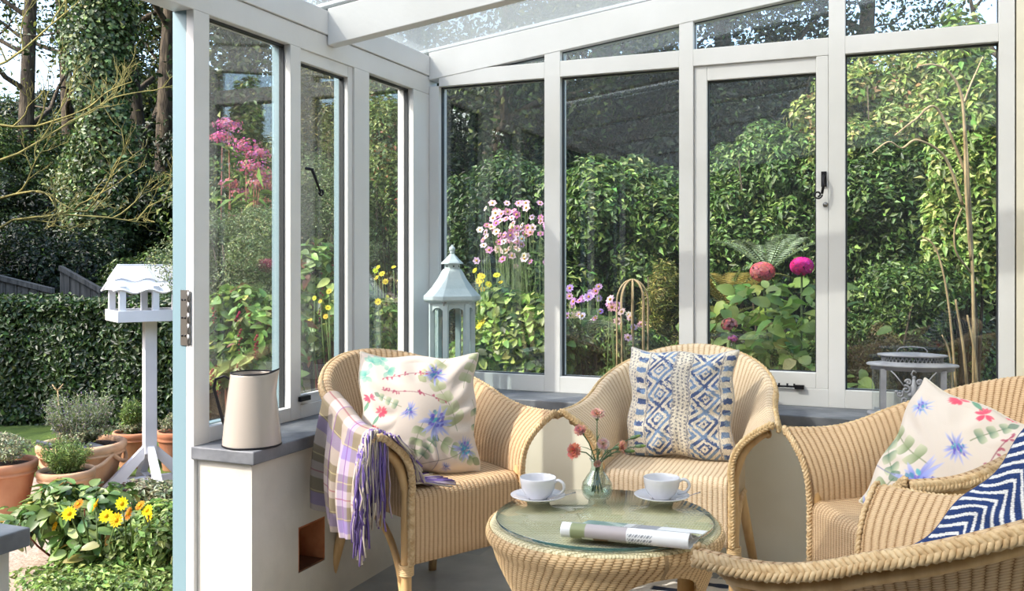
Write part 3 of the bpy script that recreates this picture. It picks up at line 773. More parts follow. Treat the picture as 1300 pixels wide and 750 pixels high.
# ---- trees
def tree(name, label, base, h, r0, crown, nl, leafL, pal, seed, lean=(0, 0), limbs=9, group=None, ivy=0, fork=.35, cz=.0):
    rng = np.random.RandomState(seed); B = Vector(base)
    R = empty(name, B, label=label, cat='tree', group=group)
    tr = []; nseg = 9
    for i in range(nseg+1):
        f = i/nseg; tr.append(Vector((lean[0]*f*f+.10*math.sin(3*f+seed), lean[1]*f*f+.10*math.cos(2.3*f+seed), h*f)))
    M().tube(tr, [r0*(1-.72*i/nseg) for i in range(nseg+1)], 9).build('trunk', BARK, R)
    tips = []; bm_ = M()
    def branch(p, d, L, r, depth):
        pts = [p]; q = p.copy(); dd = d.copy()
        for i in range(5):
            dd = (dd+Vector((rng.randn()*.22, rng.randn()*.22, rng.randn()*.12+.05))).normalized(); q = q+dd*L/5; pts.append(q.copy())
            if depth < 2 and i > 0:
                if rng.rand() < .75:
                    nd = (dd+Vector((rng.randn()*.8, rng.randn()*.8, rng.randn()*.5))).normalized(); branch(q.copy(), nd, L*.5, r*.45, depth+1)
            if depth >= 1 and i > 1: tips.append(q.copy())
        bm_.tube(pts, [r*(1-.14*i) for i in range(6)], 5 if depth else 6, cap=False)
        tips.append(q.copy())
    for k in range(limbs):
        f = fork+(1-fork)*(k+.5)/limbs; p = tr[0].lerp(tr[-1], 0); i = min(int(f*nseg), nseg-1); p = tr[i].lerp(tr[i+1], f*nseg-i)
        a = rng.rand()*6.28; d = Vector((math.cos(a), math.sin(a), .25+.6*f)).normalized()
        branch(p, d, crown*(.7+.5*rng.rand())*(1.1-.4*f), r0*.34*(1.15-.6*f), 0)
    bm_.build('branch', BARK, R)
    if nl:
        tp = np.array([tuple(t) for t in tips]); kk = rng.randint(0, len(tp), nl)
        P = tp[kk]+rng.normal(size=(nl, 3))*crown*.10; N = rng.normal(size=(nl, 3)); N[:, 2] += .6; N /= np.linalg.norm(N, axis=1)[:, None]
        Ls = leafL*(.6+.7*rng.rand(nl)); V, T, co = leafmesh(P, N, Ls, Ls*.6, leafcols(nl, None, .25, rng, pal), rng)
        np_mesh('foliage', V, T, LEAF, R, co)
    if ivy:
        f = rng.rand(ivy)**.9; i = np.minimum((f*nseg).astype(int), nseg-1); tra = np.array([tuple(t) for t in tr]); c = tra[i]+(tra[i+1]-tra[i])*((f*nseg-i)[:, None])
        a = rng.rand(ivy)*6.28; rr_ = (r0*(1-.6*f)+.06+.22*rng.rand(ivy)**1.6)*(1+.3*np.sin(f*22+a*2))
        d = np.stack([np.cos(a), np.sin(a), np.zeros(ivy)], 1); P = c+d*rr_[:, None]; N = d+rng.normal(size=(ivy, 3))*.5; N[:, 2] += .3; N /= np.linalg.norm(N, axis=1)[:, None]
        Ls = .065*(.6+.7*rng.rand(ivy)); V, T, co = leafmesh(P, N, Ls, Ls*.85, leafcols(ivy, None, .3, rng, [(3, (50, 74, 34)), (3, (84, 108, 52)), (2, (128, 146, 84))]), rng)
        np_mesh('ivy', V, T, LEAF, R, co, label='ivy climbing the trunk')
    return R
TP = [(3, (40, 58, 24)), (3, (66, 88, 34)), (1, (112, 124, 46))]
p = pt(140, HV, 12.5); tree('ivy_clad_tree', 'tall tree trunk wrapped in pale ivy beyond the hedge', (p.x, p.y, terrain_z(p.x, p.y)-.1), 7.5, .24, 2.2, 3500, .12, TP, 21, ivy=34000, fork=.62, limbs=6)
for k, (u, t, h, r0, ln, nl, lb) in enumerate(((22, 16, 9, .16, (.5, 0), 3500, 'slim dark tree at far left of the wood beside the sky gap'), (82, 18, 9, .15, (-.6, 0), 3500, 'slim dark tree left of the ivy-clad trunk'),
      (178, 15, 8.5, .19, (-1.2, .2), 3000, 'dark leaning tree right of the ivy-clad trunk'), (212, 14.5, 8.5, .17, (.8, 0), 5000, 'dark tree just left of the door jamb'),
      (300, 16, 8, .18, (.4, 0), 11000, 'dark tree behind the first left window'), (420, 16, 8, .2, (.3, 0), 12000, 'dark tree behind the second left window'), (515, 15.5, 8, .2, (.1, .3), 12000, 'dark tree behind the third left window'),
      (620, 13.5, 7, .2, (.5, .3), 13000, 'tree rising behind the pink anemones'), (760, 15, 8, .2, (.1, .3), 14000, 'dark tree behind the middle of the rear windows'), (930, 15, 8.5, .2, (-.4, 0), 13000, 'dark tree behind the open casement'),
      (1100, 16, 8.5, .2, (.4, 0), 8000, 'tall tree against blue sky beyond the right window'), (1300, 15, 8.5, .2, (-.3, 0), 9000, 'tall tree beyond the far right window'))):
    p = pt(u, HV, t)
    tree('woodland_tree', lb, (p.x, p.y, terrain_z(p.x, p.y)-.1), h, r0, 2.3, int(nl*1.5), .10, TP, 31+k, lean=ln, fork=.25, limbs=11)
# bare mossy branches reaching across in front of the wood
for k, (u, v, t, lb) in enumerate(((-40, 250, 10.5, 'bare yellow mossy tree spreading twigs across the dark wood'),)):
    B = pt(u, HV, t); B.z = terrain_z(B.x, B.y); R = empty('mossy_bare_tree', B, label=lb, cat='tree')
    M().tube([(0, 0, 0), (.1, 0, 1), (.0, .1, 2.2), (.15, 0, 3.6)], [.12, .10, .085, .05], 8).build('trunk', BARK, R)
    rng = np.random.RandomState(8); bm_ = M()
    def br(p, d, L, r, dep):
        pts = [p]; q = p.copy(); dd = d.copy()
        for i in range(7):
            dd = (dd+Vector((rng.randn()*.14, rng.randn()*.14, rng.randn()*.17+.02))).normalized(); q = q+dd*L/7; pts.append(q.copy())
            if dep < 3 and i > 0 and rng.rand() < .8: br(q.copy(), (dd*.7+RT*rng.randn()*.45+Vector((0, 0, abs(rng.randn())*.7-.1))).normalized(), L*.40, r*.55, dep+1)
        bm_.tube(pts, [r*(1-.11*i) for i in range(8)], 5, cap=False)
    for zz, an, L in ((1.7, .25, 2.6), (2.0, .30, 3.0), (2.35, .15, 2.7), (2.9, .05, 2.6), (3.4, .2, 2.2)):
        br(Vector((.05, 0, zz)), (RT+Vector((0, 0, an))-FW*.12).normalized(), L*.72, .019, 0)
    bm_.build('branch', MOSSY, R)

# ---- shed roofs and fence panel behind the hedge
wood = noisy(mat('weathered_board', rough=.9), lin(78, 74, 68), lin(116, 110, 100), scale=3, stretch=(14, 14, 1), bump=.3)
def fence_panel(u0, u1, t, v_top0, v_top1, label):
    a, b = pt(u0, v_top0, t), pt(u1, v_top1, t); R = empty('board_fence', (a.x, a.y, ZG), label=label, cat='fence')
    n_ = max(3, int((b-a).length/.12)); bd = M()
    for k in range(n_):
        f0, f1 = k/n_, (k+.92)/n_; p0, p1 = a.lerp(b, f0), a.lerp(b, f1)
        bd.prism([(p0.x-a.x, p0.y-a.y, 0), (p1.x-a.x, p1.y-a.y, 0), (p1.x-a.x, p1.y-a.y, p1.z-ZG), (p0.x-a.x, p0.y-a.y, p0.z-ZG)], FW*.02)
    bd.build('boards', wood, R)
    M().prism([Vector((0, 0, a.z-ZG))-FW*.03, Vector((b.x-a.x, b.y-a.y, b.z-ZG))-FW*.03, Vector((b.x-a.x, b.y-a.y, b.z-ZG+.05))-FW*.03, Vector((0, 0, a.z-ZG+.05))-FW*.03], FW*.09).build('coping_rail', wood, R)
fence_panel(-80, 66, 9.6, 336, 372, 'weathered board fence sloping down behind the hedge at far left')
fence_panel(76, 128, 9.9, 343, 372, 'short weathered shed wall with sloping top behind the hedge')

# ---- border shrubs seen through the windows -----------------------------------
def at(u, v, t): return pt(u, v, t)
LAUREL = [(3, (56, 84, 34)), (4, (84, 118, 44)), (3, (116, 148, 60)), (1, (150, 176, 84))]
LIME = [(3, (108, 142, 50)), (4, (146, 178, 68)), (2, (184, 202, 96)), (1, (70, 96, 36))]
YEL = [(3, (120, 130, 44)), (3, (150, 150, 60)), (2, (180, 172, 80)), (2, (80, 100, 36))]
def S_(name, label, cat, u, v, t, w_, h, n, L, seed, **k):
    """shrub centred on sight line (u,v) at distance t, half-width w_, half-height h (metres)"""
    c = at(u, v, t); return shrub(name, label, cat, c, (w_, k.pop('d', w_*.8), h), n, L, seed=seed, **k)
S_('laurel_shrub', 'big glossy green shrub filling the second rear window', 'shrub', 775, 335, 7.0, .95, .86, 49400, 0.059, 41, pal=LAUREL, K=90, sub=.19)
S_('laurel_shrub', 'bushy dark green shrub behind the pink anemones and tall lantern', 'shrub', 640, 325, 7.4, .85, .84, 41800, 0.052, 42, pal=[(3, (46, 70, 32)), (4, (70, 100, 42)), (2, (100, 130, 58))], K=90, sub=.19)
S_('laurel_shrub', 'bright green leafy shrub behind the hydrangea in the casement', 'shrub', 975, 292, 6.4, .70, .76, 41800, 0.049, 43, pal=[(3, (64, 96, 38)), (4, (92, 128, 50)), (3, (124, 156, 68))], K=90, sub=.19)
S_('laurel_shrub', 'dark green shrub at the lower left of the right window', 'shrub', 1110, 300, 5.9, .60, .75, 32300, 0.045, 44, pal=[(3, (50, 76, 34)), (4, (80, 114, 46)), (2, (116, 146, 64))], K=90, sub=.19)
S_('climber_bank', 'tall sunlit leafy climber filling the upper right window', 'climber', 1150, 185, 6.2, .85, .64, 41800, 0.049, 45, pal=[(3, (108, 134, 52)), (3, (144, 166, 70)), (2, (178, 186, 96)), (1, (166, 134, 84))], K=90, sub=.19, nst=18, asp=.5)
S_('climber_bank', 'green climber with long leaves against the right edge of the right window', 'climber', 1235, 250, 5.0, .26, 1.05, 19000, 0.052, 46, pal=[(3, (104, 140, 52)), (3, (146, 176, 72)), (2, (184, 198, 102))], K=36, sub=.3, nst=12, asp=.42)
S_('low_shrub', 'low leafy shrub at the foot of the right window', 'shrub', 1150, 430, 5.1, .55, .42, 20900, 0.035, 47, pal=LAUREL, K=30, sub=.3)
S_('low_shrub', 'yellowish mossy shrub behind the grey oval lantern', 'shrub', 1095, 470, 4.8, .22, .26, 11400, 0.021, 48, pal=[(3, (120, 104, 52)), (3, (96, 100, 46)), (1, (150, 140, 70))], K=20)
S_('low_shrub', 'low variegated ground shrub at the foot of the casement', 'shrub', 1000, 470, 4.9, .34, .20, 17100, 0.025, 49, pal=LIME, K=24, sub=.32)
S_('low_shrub', 'low green plants at the foot of the second rear window', 'shrub', 775, 460, 5.2, .42, .24, 17100, 0.035, 50, pal=LAUREL, K=28)
S_('feathery_shrub', 'yellow-green feathery shrub beside the willow hoop', 'shrub', 845, 410, 5.6, .20, .42, 15200, 0.032, 51, pal=YEL, asp=.16, K=20)
S_('low_shrub', 'broad-leaved green plants below the yellow flowers', 'shrub', 645, 445, 5.1, .34, .34, 9880, 0.059, 52, pal=LIME, K=24, asp=.6)
# left side
S_('fine_leaved_shrub', 'grey-green fine-leaved shrub in the first left window', 'shrub', 305, 352, 5.6, .52, .44, 49400, 0.017, 53, pal=[(3, (104, 122, 74)), (3, (134, 150, 96)), (2, (78, 96, 54))], K=40, sub=.28)
S_('fine_leaved_shrub', 'grey-green fine-leaved shrub in the second left window', 'shrub', 412, 275, 6.2, .40, .50, 28500, 0.017, 54, pal=[(3, (104, 122, 68)), (3, (134, 150, 86)), (2, (78, 96, 50))], K=34, sub=.28)
S_('tall_shrub', 'olive yellow-green tall shrub at the top of the second left window', 'shrub', 412, 150, 8.2, .55, .70, 22800, 0.042, 55, pal=[(3, (96, 96, 34)), (3, (120, 116, 42)), (3, (58, 70, 28))], asp=.25, K=30)
S_('tall_shrub', 'loose leafy shrub in the third left window', 'shrub', 492, 250, 6.4, .36, 1.05, 17100, 0.038, 56, pal=[(3, (86, 110, 44)), (3, (126, 142, 60)), (2, (60, 84, 36)), (.4, (150, 70, 40))], K=34, sub=.26)
def racemes(R, n, c, r, seed, col=(136, 48, 66)):
    rng = np.random.RandomState(seed)
    for k in range(n):
        a = rng.rand()*6.28; rr_ = .5+.5*rng.rand(); p = Vector((c[0]+r[0]*rr_*math.cos(a), c[1]-abs(r[1]*rr_*math.sin(a)), c[2]+r[2]*(rng.rand()*1.5-.7)))
        m = M(); L = rng.uniform(.07, .13); c_ = lin(*[min(255, int(x*rng.uniform(.7, 1.2))) for x in col])
        for i in range(9): m.ball((p.x+.007*math.cos(i*2.2), p.y+.007*math.sin(i*2.2), p.z-L*i/9), .0075*(1.1-.07*i), 6, 4, col=c_)
        m.build('flower', PETAL, R, cols=True)
for nm, lb, u, v, t, w_, h, sd_ in (('leycesteria_shrub', 'green shrub with dangling crimson flowers behind the white jug', 308, 445, 4.9, .36, .34, 61), ('leycesteria_shrub', 'green shrub with crimson flowers at the foot of the second left window', 412, 400, 5.5, .30, .42, 62)):
    R = S_(nm, lb, 'shrub', u, v, t, w_, h, 2600, .085, sd_, pal=[(3, (88, 124, 44)), (3, (122, 156, 60)), (1, (160, 180, 80)), (.3, (150, 80, 50))], asp=.5, K=26, sub=.3, smat=REDSTEM)
    c = at(u, v, t); racemes(R, 26, (0, 0, c.z-ZG), (w_, w_*.8, h), sd_)
S_('leafy_border_plant', 'sunlit mixed green plants at the foot of the third left window', 'plant', 495, 440, 5.6, .28, .34, 8550, 0.049, 63, pal=LIME, K=24)

# ---- flowers
def floret(m, P, N, r, petals, col, ccol=None, cr=.3, cup=.15, rng=np.random):
    N = Vector(N).normalized(); P = Vector(P); T = N.orthogonal().normalized(); B = N.cross(T); a0 = rng.rand()*6.28
    for k in range(petals):
        a = a0+2*PI*k/petals; d = T*math.cos(a)+B*math.sin(a); s = N.cross(d); w_ = r*1.9/petals+r*.1
        m.add([P, P+d*r*.6+s*w_+N*r*cup, P+d*r+N*r*cup*.6, P+d*r*.6-s*w_+N*r*cup], [(0, 1, 2, 3)], col=col)
    if ccol: m.ball(P+N*r*.08, r*cr, 6, 4, col=ccol)
def daisy_plant(name, label, cat, spots, t, r, petals, cols, ccol, seed, leaf=None, group=None, jit=.25, stem_r=.0035):
    """upright stems each ending in a flower; spots are sight lines"""
    rng = np.random.RandomState(seed); us = [s[0] for s in spots]; b = pt(sum(us)/len(us), HV, t+.05)
    R = empty(name, (b.x, b.y, ZG), label=label, cat=cat, group=group); o_ = R.location; st = M()
    for (u, v) in spots:
        p = pt(u, v, t+rng.uniform(-jit, jit))-o_; q = Vector((p.x*.55, p.y*.55+.05, 0))
        mid = q.lerp(p, .6)+Vector((rng.randn()*.03, rng.randn()*.03, .02)); st.tube([q, mid, p], [stem_r*1.3, stem_r, stem_r*.7], 5)
        m = M(); c = cols[rng.randint(len(cols))]; c = lin(*[min(255, max(0, int(x*rng.uniform(.9, 1.08)))) for x in c])
        N = Vector((rng.randn()*.45, -.9, .55+rng.randn()*.3)); floret(m, p, N, r*rng.uniform(.75, 1.15), petals, c, lin(*ccol), rng=rng)
        m.build('flower', PETAL, R, cols=True)
    st.build('stem', STEMG, R)
    if leaf:
        n_, L, pal, h = leaf; P, N = blob((0, 0, h*.5), (.28, .2, h*.5), n_, rng, 16, .4, zmin=0)
        Ls = L*(.6+.7*rng.rand(len(P))); V, T, co = leafmesh(P, N, Ls, Ls*.5, leafcols(len(P), None, .25, rng, pal), rng); np_mesh('foliage', V, T, LEAF, R, co)
    return R
rng = np.random.RandomState(77)
sp = [(rng.normal(652, 22), rng.normal(292, 22)) for _ in range(98)]; sp = [(min(max(u, 578), 708), min(max(v, 258), 352)) for u, v in sp]
daisy_plant('japanese_anemone', 'tall cloud of pale pink anemones beside the blue-white lantern', 'flowering plant', sp, 5.5, .025, 6, [(226, 168, 198), (240, 208, 222), (206, 136, 178), (244, 226, 230)], (206, 170, 70), 71, leaf=(2600, .06, LAUREL, 1.0), stem_r=.0018)
sp = [(rng.uniform(718, 765), rng.uniform(362, 412)) for _ in range(20)]
daisy_plant('michaelmas_daisy', 'mauve daisies low on the left of the second rear window', 'flowering plant', sp, 5.3, .026, 9, [(176, 140, 196), (200, 160, 206), (232, 206, 226)], (214, 160, 60), 72)
sp = [(rng.uniform(770, 815), rng.uniform(378, 430)) for _ in range(13)]
daisy_plant('pale_daisy', 'white and pink daisies around the willow hoop', 'flowering plant', sp, 5.0, .026, 8, [(236, 220, 224), (220, 176, 196)], (206, 170, 80), 73)
sp = [(rng.uniform(602, 640), rng.uniform(338, 415)) for _ in range(17)]
daisy_plant('yellow_daisy', 'clear yellow daisies just right of the tall lantern', 'flowering plant', sp, 5.2, .021, 8, [(236, 220, 60), (226, 206, 50)], (226, 200, 50), 74, leaf=(1300, .07, LIME, .75))
sp = [(rng.uniform(474, 514), rng.uniform(335, 405)) for _ in range(12)]
daisy_plant('yellow_daisy', 'clear yellow daisies in the third left window', 'flowering plant', sp, 5.5, .021, 8, [(232, 220, 70)], (226, 200, 50), 75)
sp = [(rng.uniform(386, 434), rng.uniform(365, 410)) for _ in range(8)]
daisy_plant('yellow_daisy', 'few yellow daisies low in the second left window', 'flowering plant', sp, 5.2, .018, 8, [(226, 212, 70)], (220, 196, 50), 76)
# joe-pye weed: pink domed heads on tall stems
R0 = at(308, HV, 6.0); R = empty('joe_pye_weed', (R0.x, R0.y, ZG), label='tall stems with dusky pink flower heads in the first left window', cat='flowering plant')
rng = np.random.RandomState(81); st = M(); lv = []
for (u, v, w_) in ((290, 160, .085), (282, 176, .08), (312, 188, .10), (328, 196, .07), (322, 214, .10), (338, 226, .085), (292, 234, .06), (306, 246, .065), (330, 234, .07), (326, 258, .085), (304, 278, .045), (352, 240, .08)):
    p = pt(u, v, 6.0+rng.uniform(-.2, .2))-R.location; m = M(); cc = (206, 104, 148) if v < 215 else (206, 122, 138)
    for k in range(190):
        d = Vector((rng.randn(), rng.randn(), rng.randn()*.7+.4)).normalized(); q = p+Vector((d.x*w_, d.y*w_, d.z*w_*.55))*rng.uniform(.5, 1.25)
        floret(m, q, d, .008, 4, lin(*[min(255, int(x*rng.uniform(.75, 1.15))) for x in cc]), rng=rng)
    m.build('flower_head', PETAL, R, cols=True)
    b_ = Vector((p.x*.6, p.y*.6, 0)); st.tube([b_, b_.lerp(p, .5)+Vector((rng.randn()*.05, 0, 0)), p], [.007, .006, .004], 5)
    for k in range(26): lv.append(tuple(b_.lerp(p, rng.uniform(.35, .97))+Vector((rng.randn()*.05, rng.randn()*.05, 0))))
st.build('stem', REDSTEM, R)
P = np.array(lv); N = rng.normal(size=P.shape)*.6; N[:, 2] += 1; N /= np.linalg.norm(N, axis=1)[:, None]
V, T, co = leafmesh(P, N, np.full(len(P), .13), np.full(len(P), .035), leafcols(len(P), None, .25, rng, LAUREL), rng); np_mesh('foliage', V, T, LEAF, R, co)
# hydrangea
c = at(980, 385, 4.6); R = empty('hydrangea', (c.x, c.y, ZG), label='hydrangea with magenta and faded pink heads outside the casement', cat='flowering plant')
rng = np.random.RandomState(82); st = M()
def head(u, v, t, w_, col, n=200, nm='flower_head'):
    p = pt(u, v, t)-R.location; m = M()
    for k in range(n):
        d = Vector((rng.randn(), rng.randn(), rng.randn()*.8+.25)).normalized(); q = p+Vector((d.x*w_, d.y*w_, d.z*w_*.8))
        floret(m, q, d, w_*.22, 4, lin(*[min(255, int(x*rng.uniform(.8, 1.15))) for x in col]), rng=rng)
    m.ball(p, w_*.62, 10, 8, col=lin(*[int(x*.6) for x in col])); m.build(nm, PETAL, R, cols=True)
    b_ = Vector((p.x*.4, p.y*.4, 0)); st.tube([b_, b_.lerp(p, .6)+Vector((rng.randn()*.03, 0, 0)), p], [.008, .007, .005], 6)
head(1018, 338, 4.6, .055, (238, 56, 158)); head(968, 345, 4.7, .060, (224, 124, 128)); head(926, 412, 4.4, .038, (226, 140, 140), 70); head(930, 430, 4.3, .022, (230, 90, 170), 40)
st.build('stem', STEMG, R)
nl = 300; P = np.stack([rng.normal(0, .19, nl), rng.normal(0, .13, nl), np.clip(rng.normal(.92, .20, nl), .3, 1.18)], 1)
ax = pt(985, 385, 4.6)-pt(980, 385, 4.6); 
N = rng.normal(size=P.shape)*.35; N[:, 2] += .7; N[:, 1] -= .45; N /= np.linalg.norm(N, axis=1)[:, None]
Ls = .10*(.6+.6*rng.rand(nl)); V, T, co = leafbig(P, N, Ls, Ls*.62, leafcols(nl, None, .15, rng, [(3, (134, 168, 58)), (3, (166, 194, 84)), (1, (104, 140, 52)), (.5, (196, 204, 110))]), rng, .35); np_mesh('foliage', V, T, LEAF, R, co)
# ferns
def fern(label, u, v, t, L, n, col, seed, spread=1.0, name='fern'):
    rng = np.random.RandomState(seed); b = pt(u, v, t); R = empty(name, (b.x, b.y, ZG), label=label, cat='fern'); z0 = b.z-ZG
    Ps = []; Ts = []; Cs = []; kk = 0; st = M(); crown = Vector((0, 0, max(z0-.0, .02)))
    if z0 > .12: st.tube([(0, 0, 0), crown], .012, 6)
    for f in range(n):
        a = 2*PI*f/n+rng.rand()*.5; d = Vector((math.cos(a), math.sin(a), 0)); Lf = L*rng.uniform(.75, 1.1); pts = []
        for i in range(15):
            s = i/14; pts.append(crown+d*Lf*spread*s*(.75+.1*s)+Vector((0, 0, Lf*(.95*s-.55*s*s*s))))
        st.tube(pts, [.0035*(1-.8*i/14) for i in range(15)], 4, cap=False)
        side = Vector((-d.y, d.x, 0))
        for i in range(1, 15):
            for half in (0, .5):
                s = (i-half)/14; j = max(0, min(13, int(s*14))); p = pts[j].lerp(pts[j+1], s*14-j); w_ = Lf*.20*math.sin(PI*min(1, s*.92+.1))**.8
                tg = (pts[j+1]-pts[j]).normalized()
                for sg in (-1, 1):
                    e = p+side*sg*w_+tg*w_*.35; m1 = p.lerp(e, .4); o = tg*w_*.085
                    Ps += [p, m1+o, e, m1-o]; Ts += [(kk, kk+1, kk+2), (kk, kk+2, kk+3)]; kk += 4; c_ = np.array(lin(*col)[:3])*rng.uniform(.75, 1.25); Cs += [c_]*4
    np_mesh('frond', np.array([tuple(p) for p in Ps]), np.array(Ts), LEAF, R, np.clip(np.array(Cs), 0, 1)); st.build('stem', STEMG, R)
    return R
fern('silvery green fern arching above the hydrangea heads', 975, 345, 5.4, .42, 9, (158, 174, 138), 91, spread=1.5)
fern('golden brown fern at the left of the casement', 925, 395, 5.2, .42, 13, (150, 132, 62), 92)
fern('green fern at the lower left of the second rear window', 740, 440, 5.3, .42, 12, (98, 128, 66), 93)
fern('olive fern in front of the feathery shrub', 905, 430, 5.4, .40, 12, (128, 130, 60), 94)
fern('pale green fern low in the right window', 1130, 430, 5.3, .38, 12, (112, 140, 66), 95)
# woven willow hoop frame
c = at(803, 400, 4.95); R = empty('willow_hoop_frame', (c.x, c.y, ZG), label='brown willow hoop plant support in the second rear window', cat='plant support')
top = pt(800, 355, 4.95).z-ZG
for k in range(4):
    a = PI*k/4+.3; w_ = .082; pts = []
    for i in range(25):
        s = i/24; x = math.cos(PI*(1-s))*w_; z = (top-w_*1.5)+math.sin(PI*s)*w_*1.5 if 0 < s < 1 else 0
        pts.append((x*math.cos(a), x*math.sin(a), z))
    pts = [(pts[0][0], pts[0][1], 0), (pts[0][0], pts[0][1], .5)]+pts[1:-1]+[(pts[-1][0], pts[-1][1], .5), (pts[-1][0], pts[-1][1], 0)]
    M().tube(pts, .0055, 6).build('hoop', TWIG, R)
rg = M()
for z in (.55, .66): rg.tube([(.085*math.cos(a), .085*math.sin(a), z) for a in np.linspace(0, 2*PI, 20)], .006, 5)
rg.build('binding_ring', TWIG, R)
# bare vine stems by the right window
R0 = at(1222, HV, 4.7); R = empty('bare_vine', (R0.x, R0.y, ZG), label='pale bare vine stems twisting up inside the right window view', cat='climber')
def vine(ps, r, t=4.7, nm='stem'):
    pp = [pt(u, v, t+d)-R.location for u, v, d in ps]
    out = []
    for i in range(len(pp)-1):
        p0, p1, p2, p3 = pp[max(i-1, 0)], pp[i], pp[i+1], pp[min(i+2, len(pp)-1)]
        for k in range(6):
            s = k/6; out.append(.5*((2*p1)+(p2-p0)*s+(2*p0-5*p1+4*p2-p3)*s*s+(3*p1-p0-3*p2+p3)*s*s*s))
    out.append(pp[-1]); n_ = len(out); M().tube(out, [r*(1-.55*i/n_) for i in range(n_)], 6).build(nm, TWIG, R)
vine([(1232, 640, .1), (1236, 500, .05), (1236, 400, 0), (1233, 300, 0), (1228, 200, 0), (1222, 120, .05)], .011)
vine([(1233, 330, 0), (1227, 250, -.02), (1222, 130, -.05), (1205, 92, -.08), (1185, 82, -.1), (1166, 84, -.1)], .009)
vine([(1224, 130, 0), (1232, 108, 0), (1248, 72, 0)], .006)
vine([(1222, 260, 0), (1200, 200, -.06), (1165, 178, -.1), (1145, 188, -.1), (1128, 180, -.12), (1108, 194, -.12)], .008)
vine([(1226, 220, .0), (1190, 138, -.06), (1162, 152, -.08), (1136, 172, -.1)], .008)
vine([(1234, 640, .1), (1226, 470, 0), (1213, 380, -.05)], .010)
vine([(1236, 640, .1), (1240, 480, 0), (1228, 400, -.05)], .009)
vine([(1212, 640, .1), (1208, 470, 0), (1196, 425, -.05)], .007)
vine([(1232, 345, 0), (1214, 320, -.05), (1212, 290, -.05), (1221, 264, -.05)], .006)
vine([(1218, 560, .1), (1206, 400, 0), (1190, 320, 0), (1170, 300, 0)], .007)
# ================================================================ CUSHIONS
def L3(*c): return np.array(lin(*c)[:3])
def lens(img, X_, Y_, x0, y0, x1, y1, w_, col, a=1.0, grad=None):
    w_ = w_*1.25
    dx, dy = x1-x0, y1-y0; L = math.hypot(dx, dy); s = ((X_-x0)*dx+(Y_-y0)*dy)/L/L; p = ((X_-x0)*-dy+(Y_-y0)*dx)/L
    hw = w_*np.sin(PI*np.clip(s, 0, 1)); k = np.clip((hw-np.abs(p))/.004, 0, 1)*((s > 0) & (s < 1))*a
    c = L3(*col) if grad is None else L3(*col)*(1-np.clip(s, 0, 1)[..., None])+L3(*grad)*np.clip(s, 0, 1)[..., None]
    img[:] = img*(1-k[..., None])+c*k[..., None]
def line(img, X_, Y_, pts, w_, col, a=1.0):
    for (x0, y0), (x1, y1) in zip(pts, pts[1:]):
        dx, dy = x1-x0, y1-y0; L2 = dx*dx+dy*dy; s = np.clip(((X_-x0)*dx+(Y_-y0)*dy)/L2, 0, 1)
        d = np.hypot(X_-x0-s*dx, Y_-y0-s*dy); k = np.clip((w_-d)/.003+.5, 0, 1)*a; img[:] = img*(1-k[..., None])+L3(*col)*k[..., None]
def thistle(img, X_, Y_, x, y, r, rng, cols=((96, 92, 178), (120, 130, 206), (70, 80, 150)), ang=None, dense=26):
    for k in range(dense):
        a = rng.rand()*6.28; R_ = r*rng.uniform(.6, 1.15); c = cols[rng.randint(len(cols))]
        lens(img, X_, Y_, x, y, x+R_*math.cos(a), y+R_*math.sin(a), r*.07, c, .8, (180, 186, 224))
    for k in range(22):
        a = rng.rand()*6.28; q = r*.42*rng.rand(); c = [(84, 78, 170), (60, 130, 160), (110, 90, 190), (90, 170, 180)][rng.randint(4)]
        ox, oy = x+q*math.cos(a), y+q*math.sin(a)*1.2+r*.1; lens(img, X_, Y_, ox-r*.1, oy-r*.1, ox+r*.1, oy+r*.12, r*.07, c, .75)
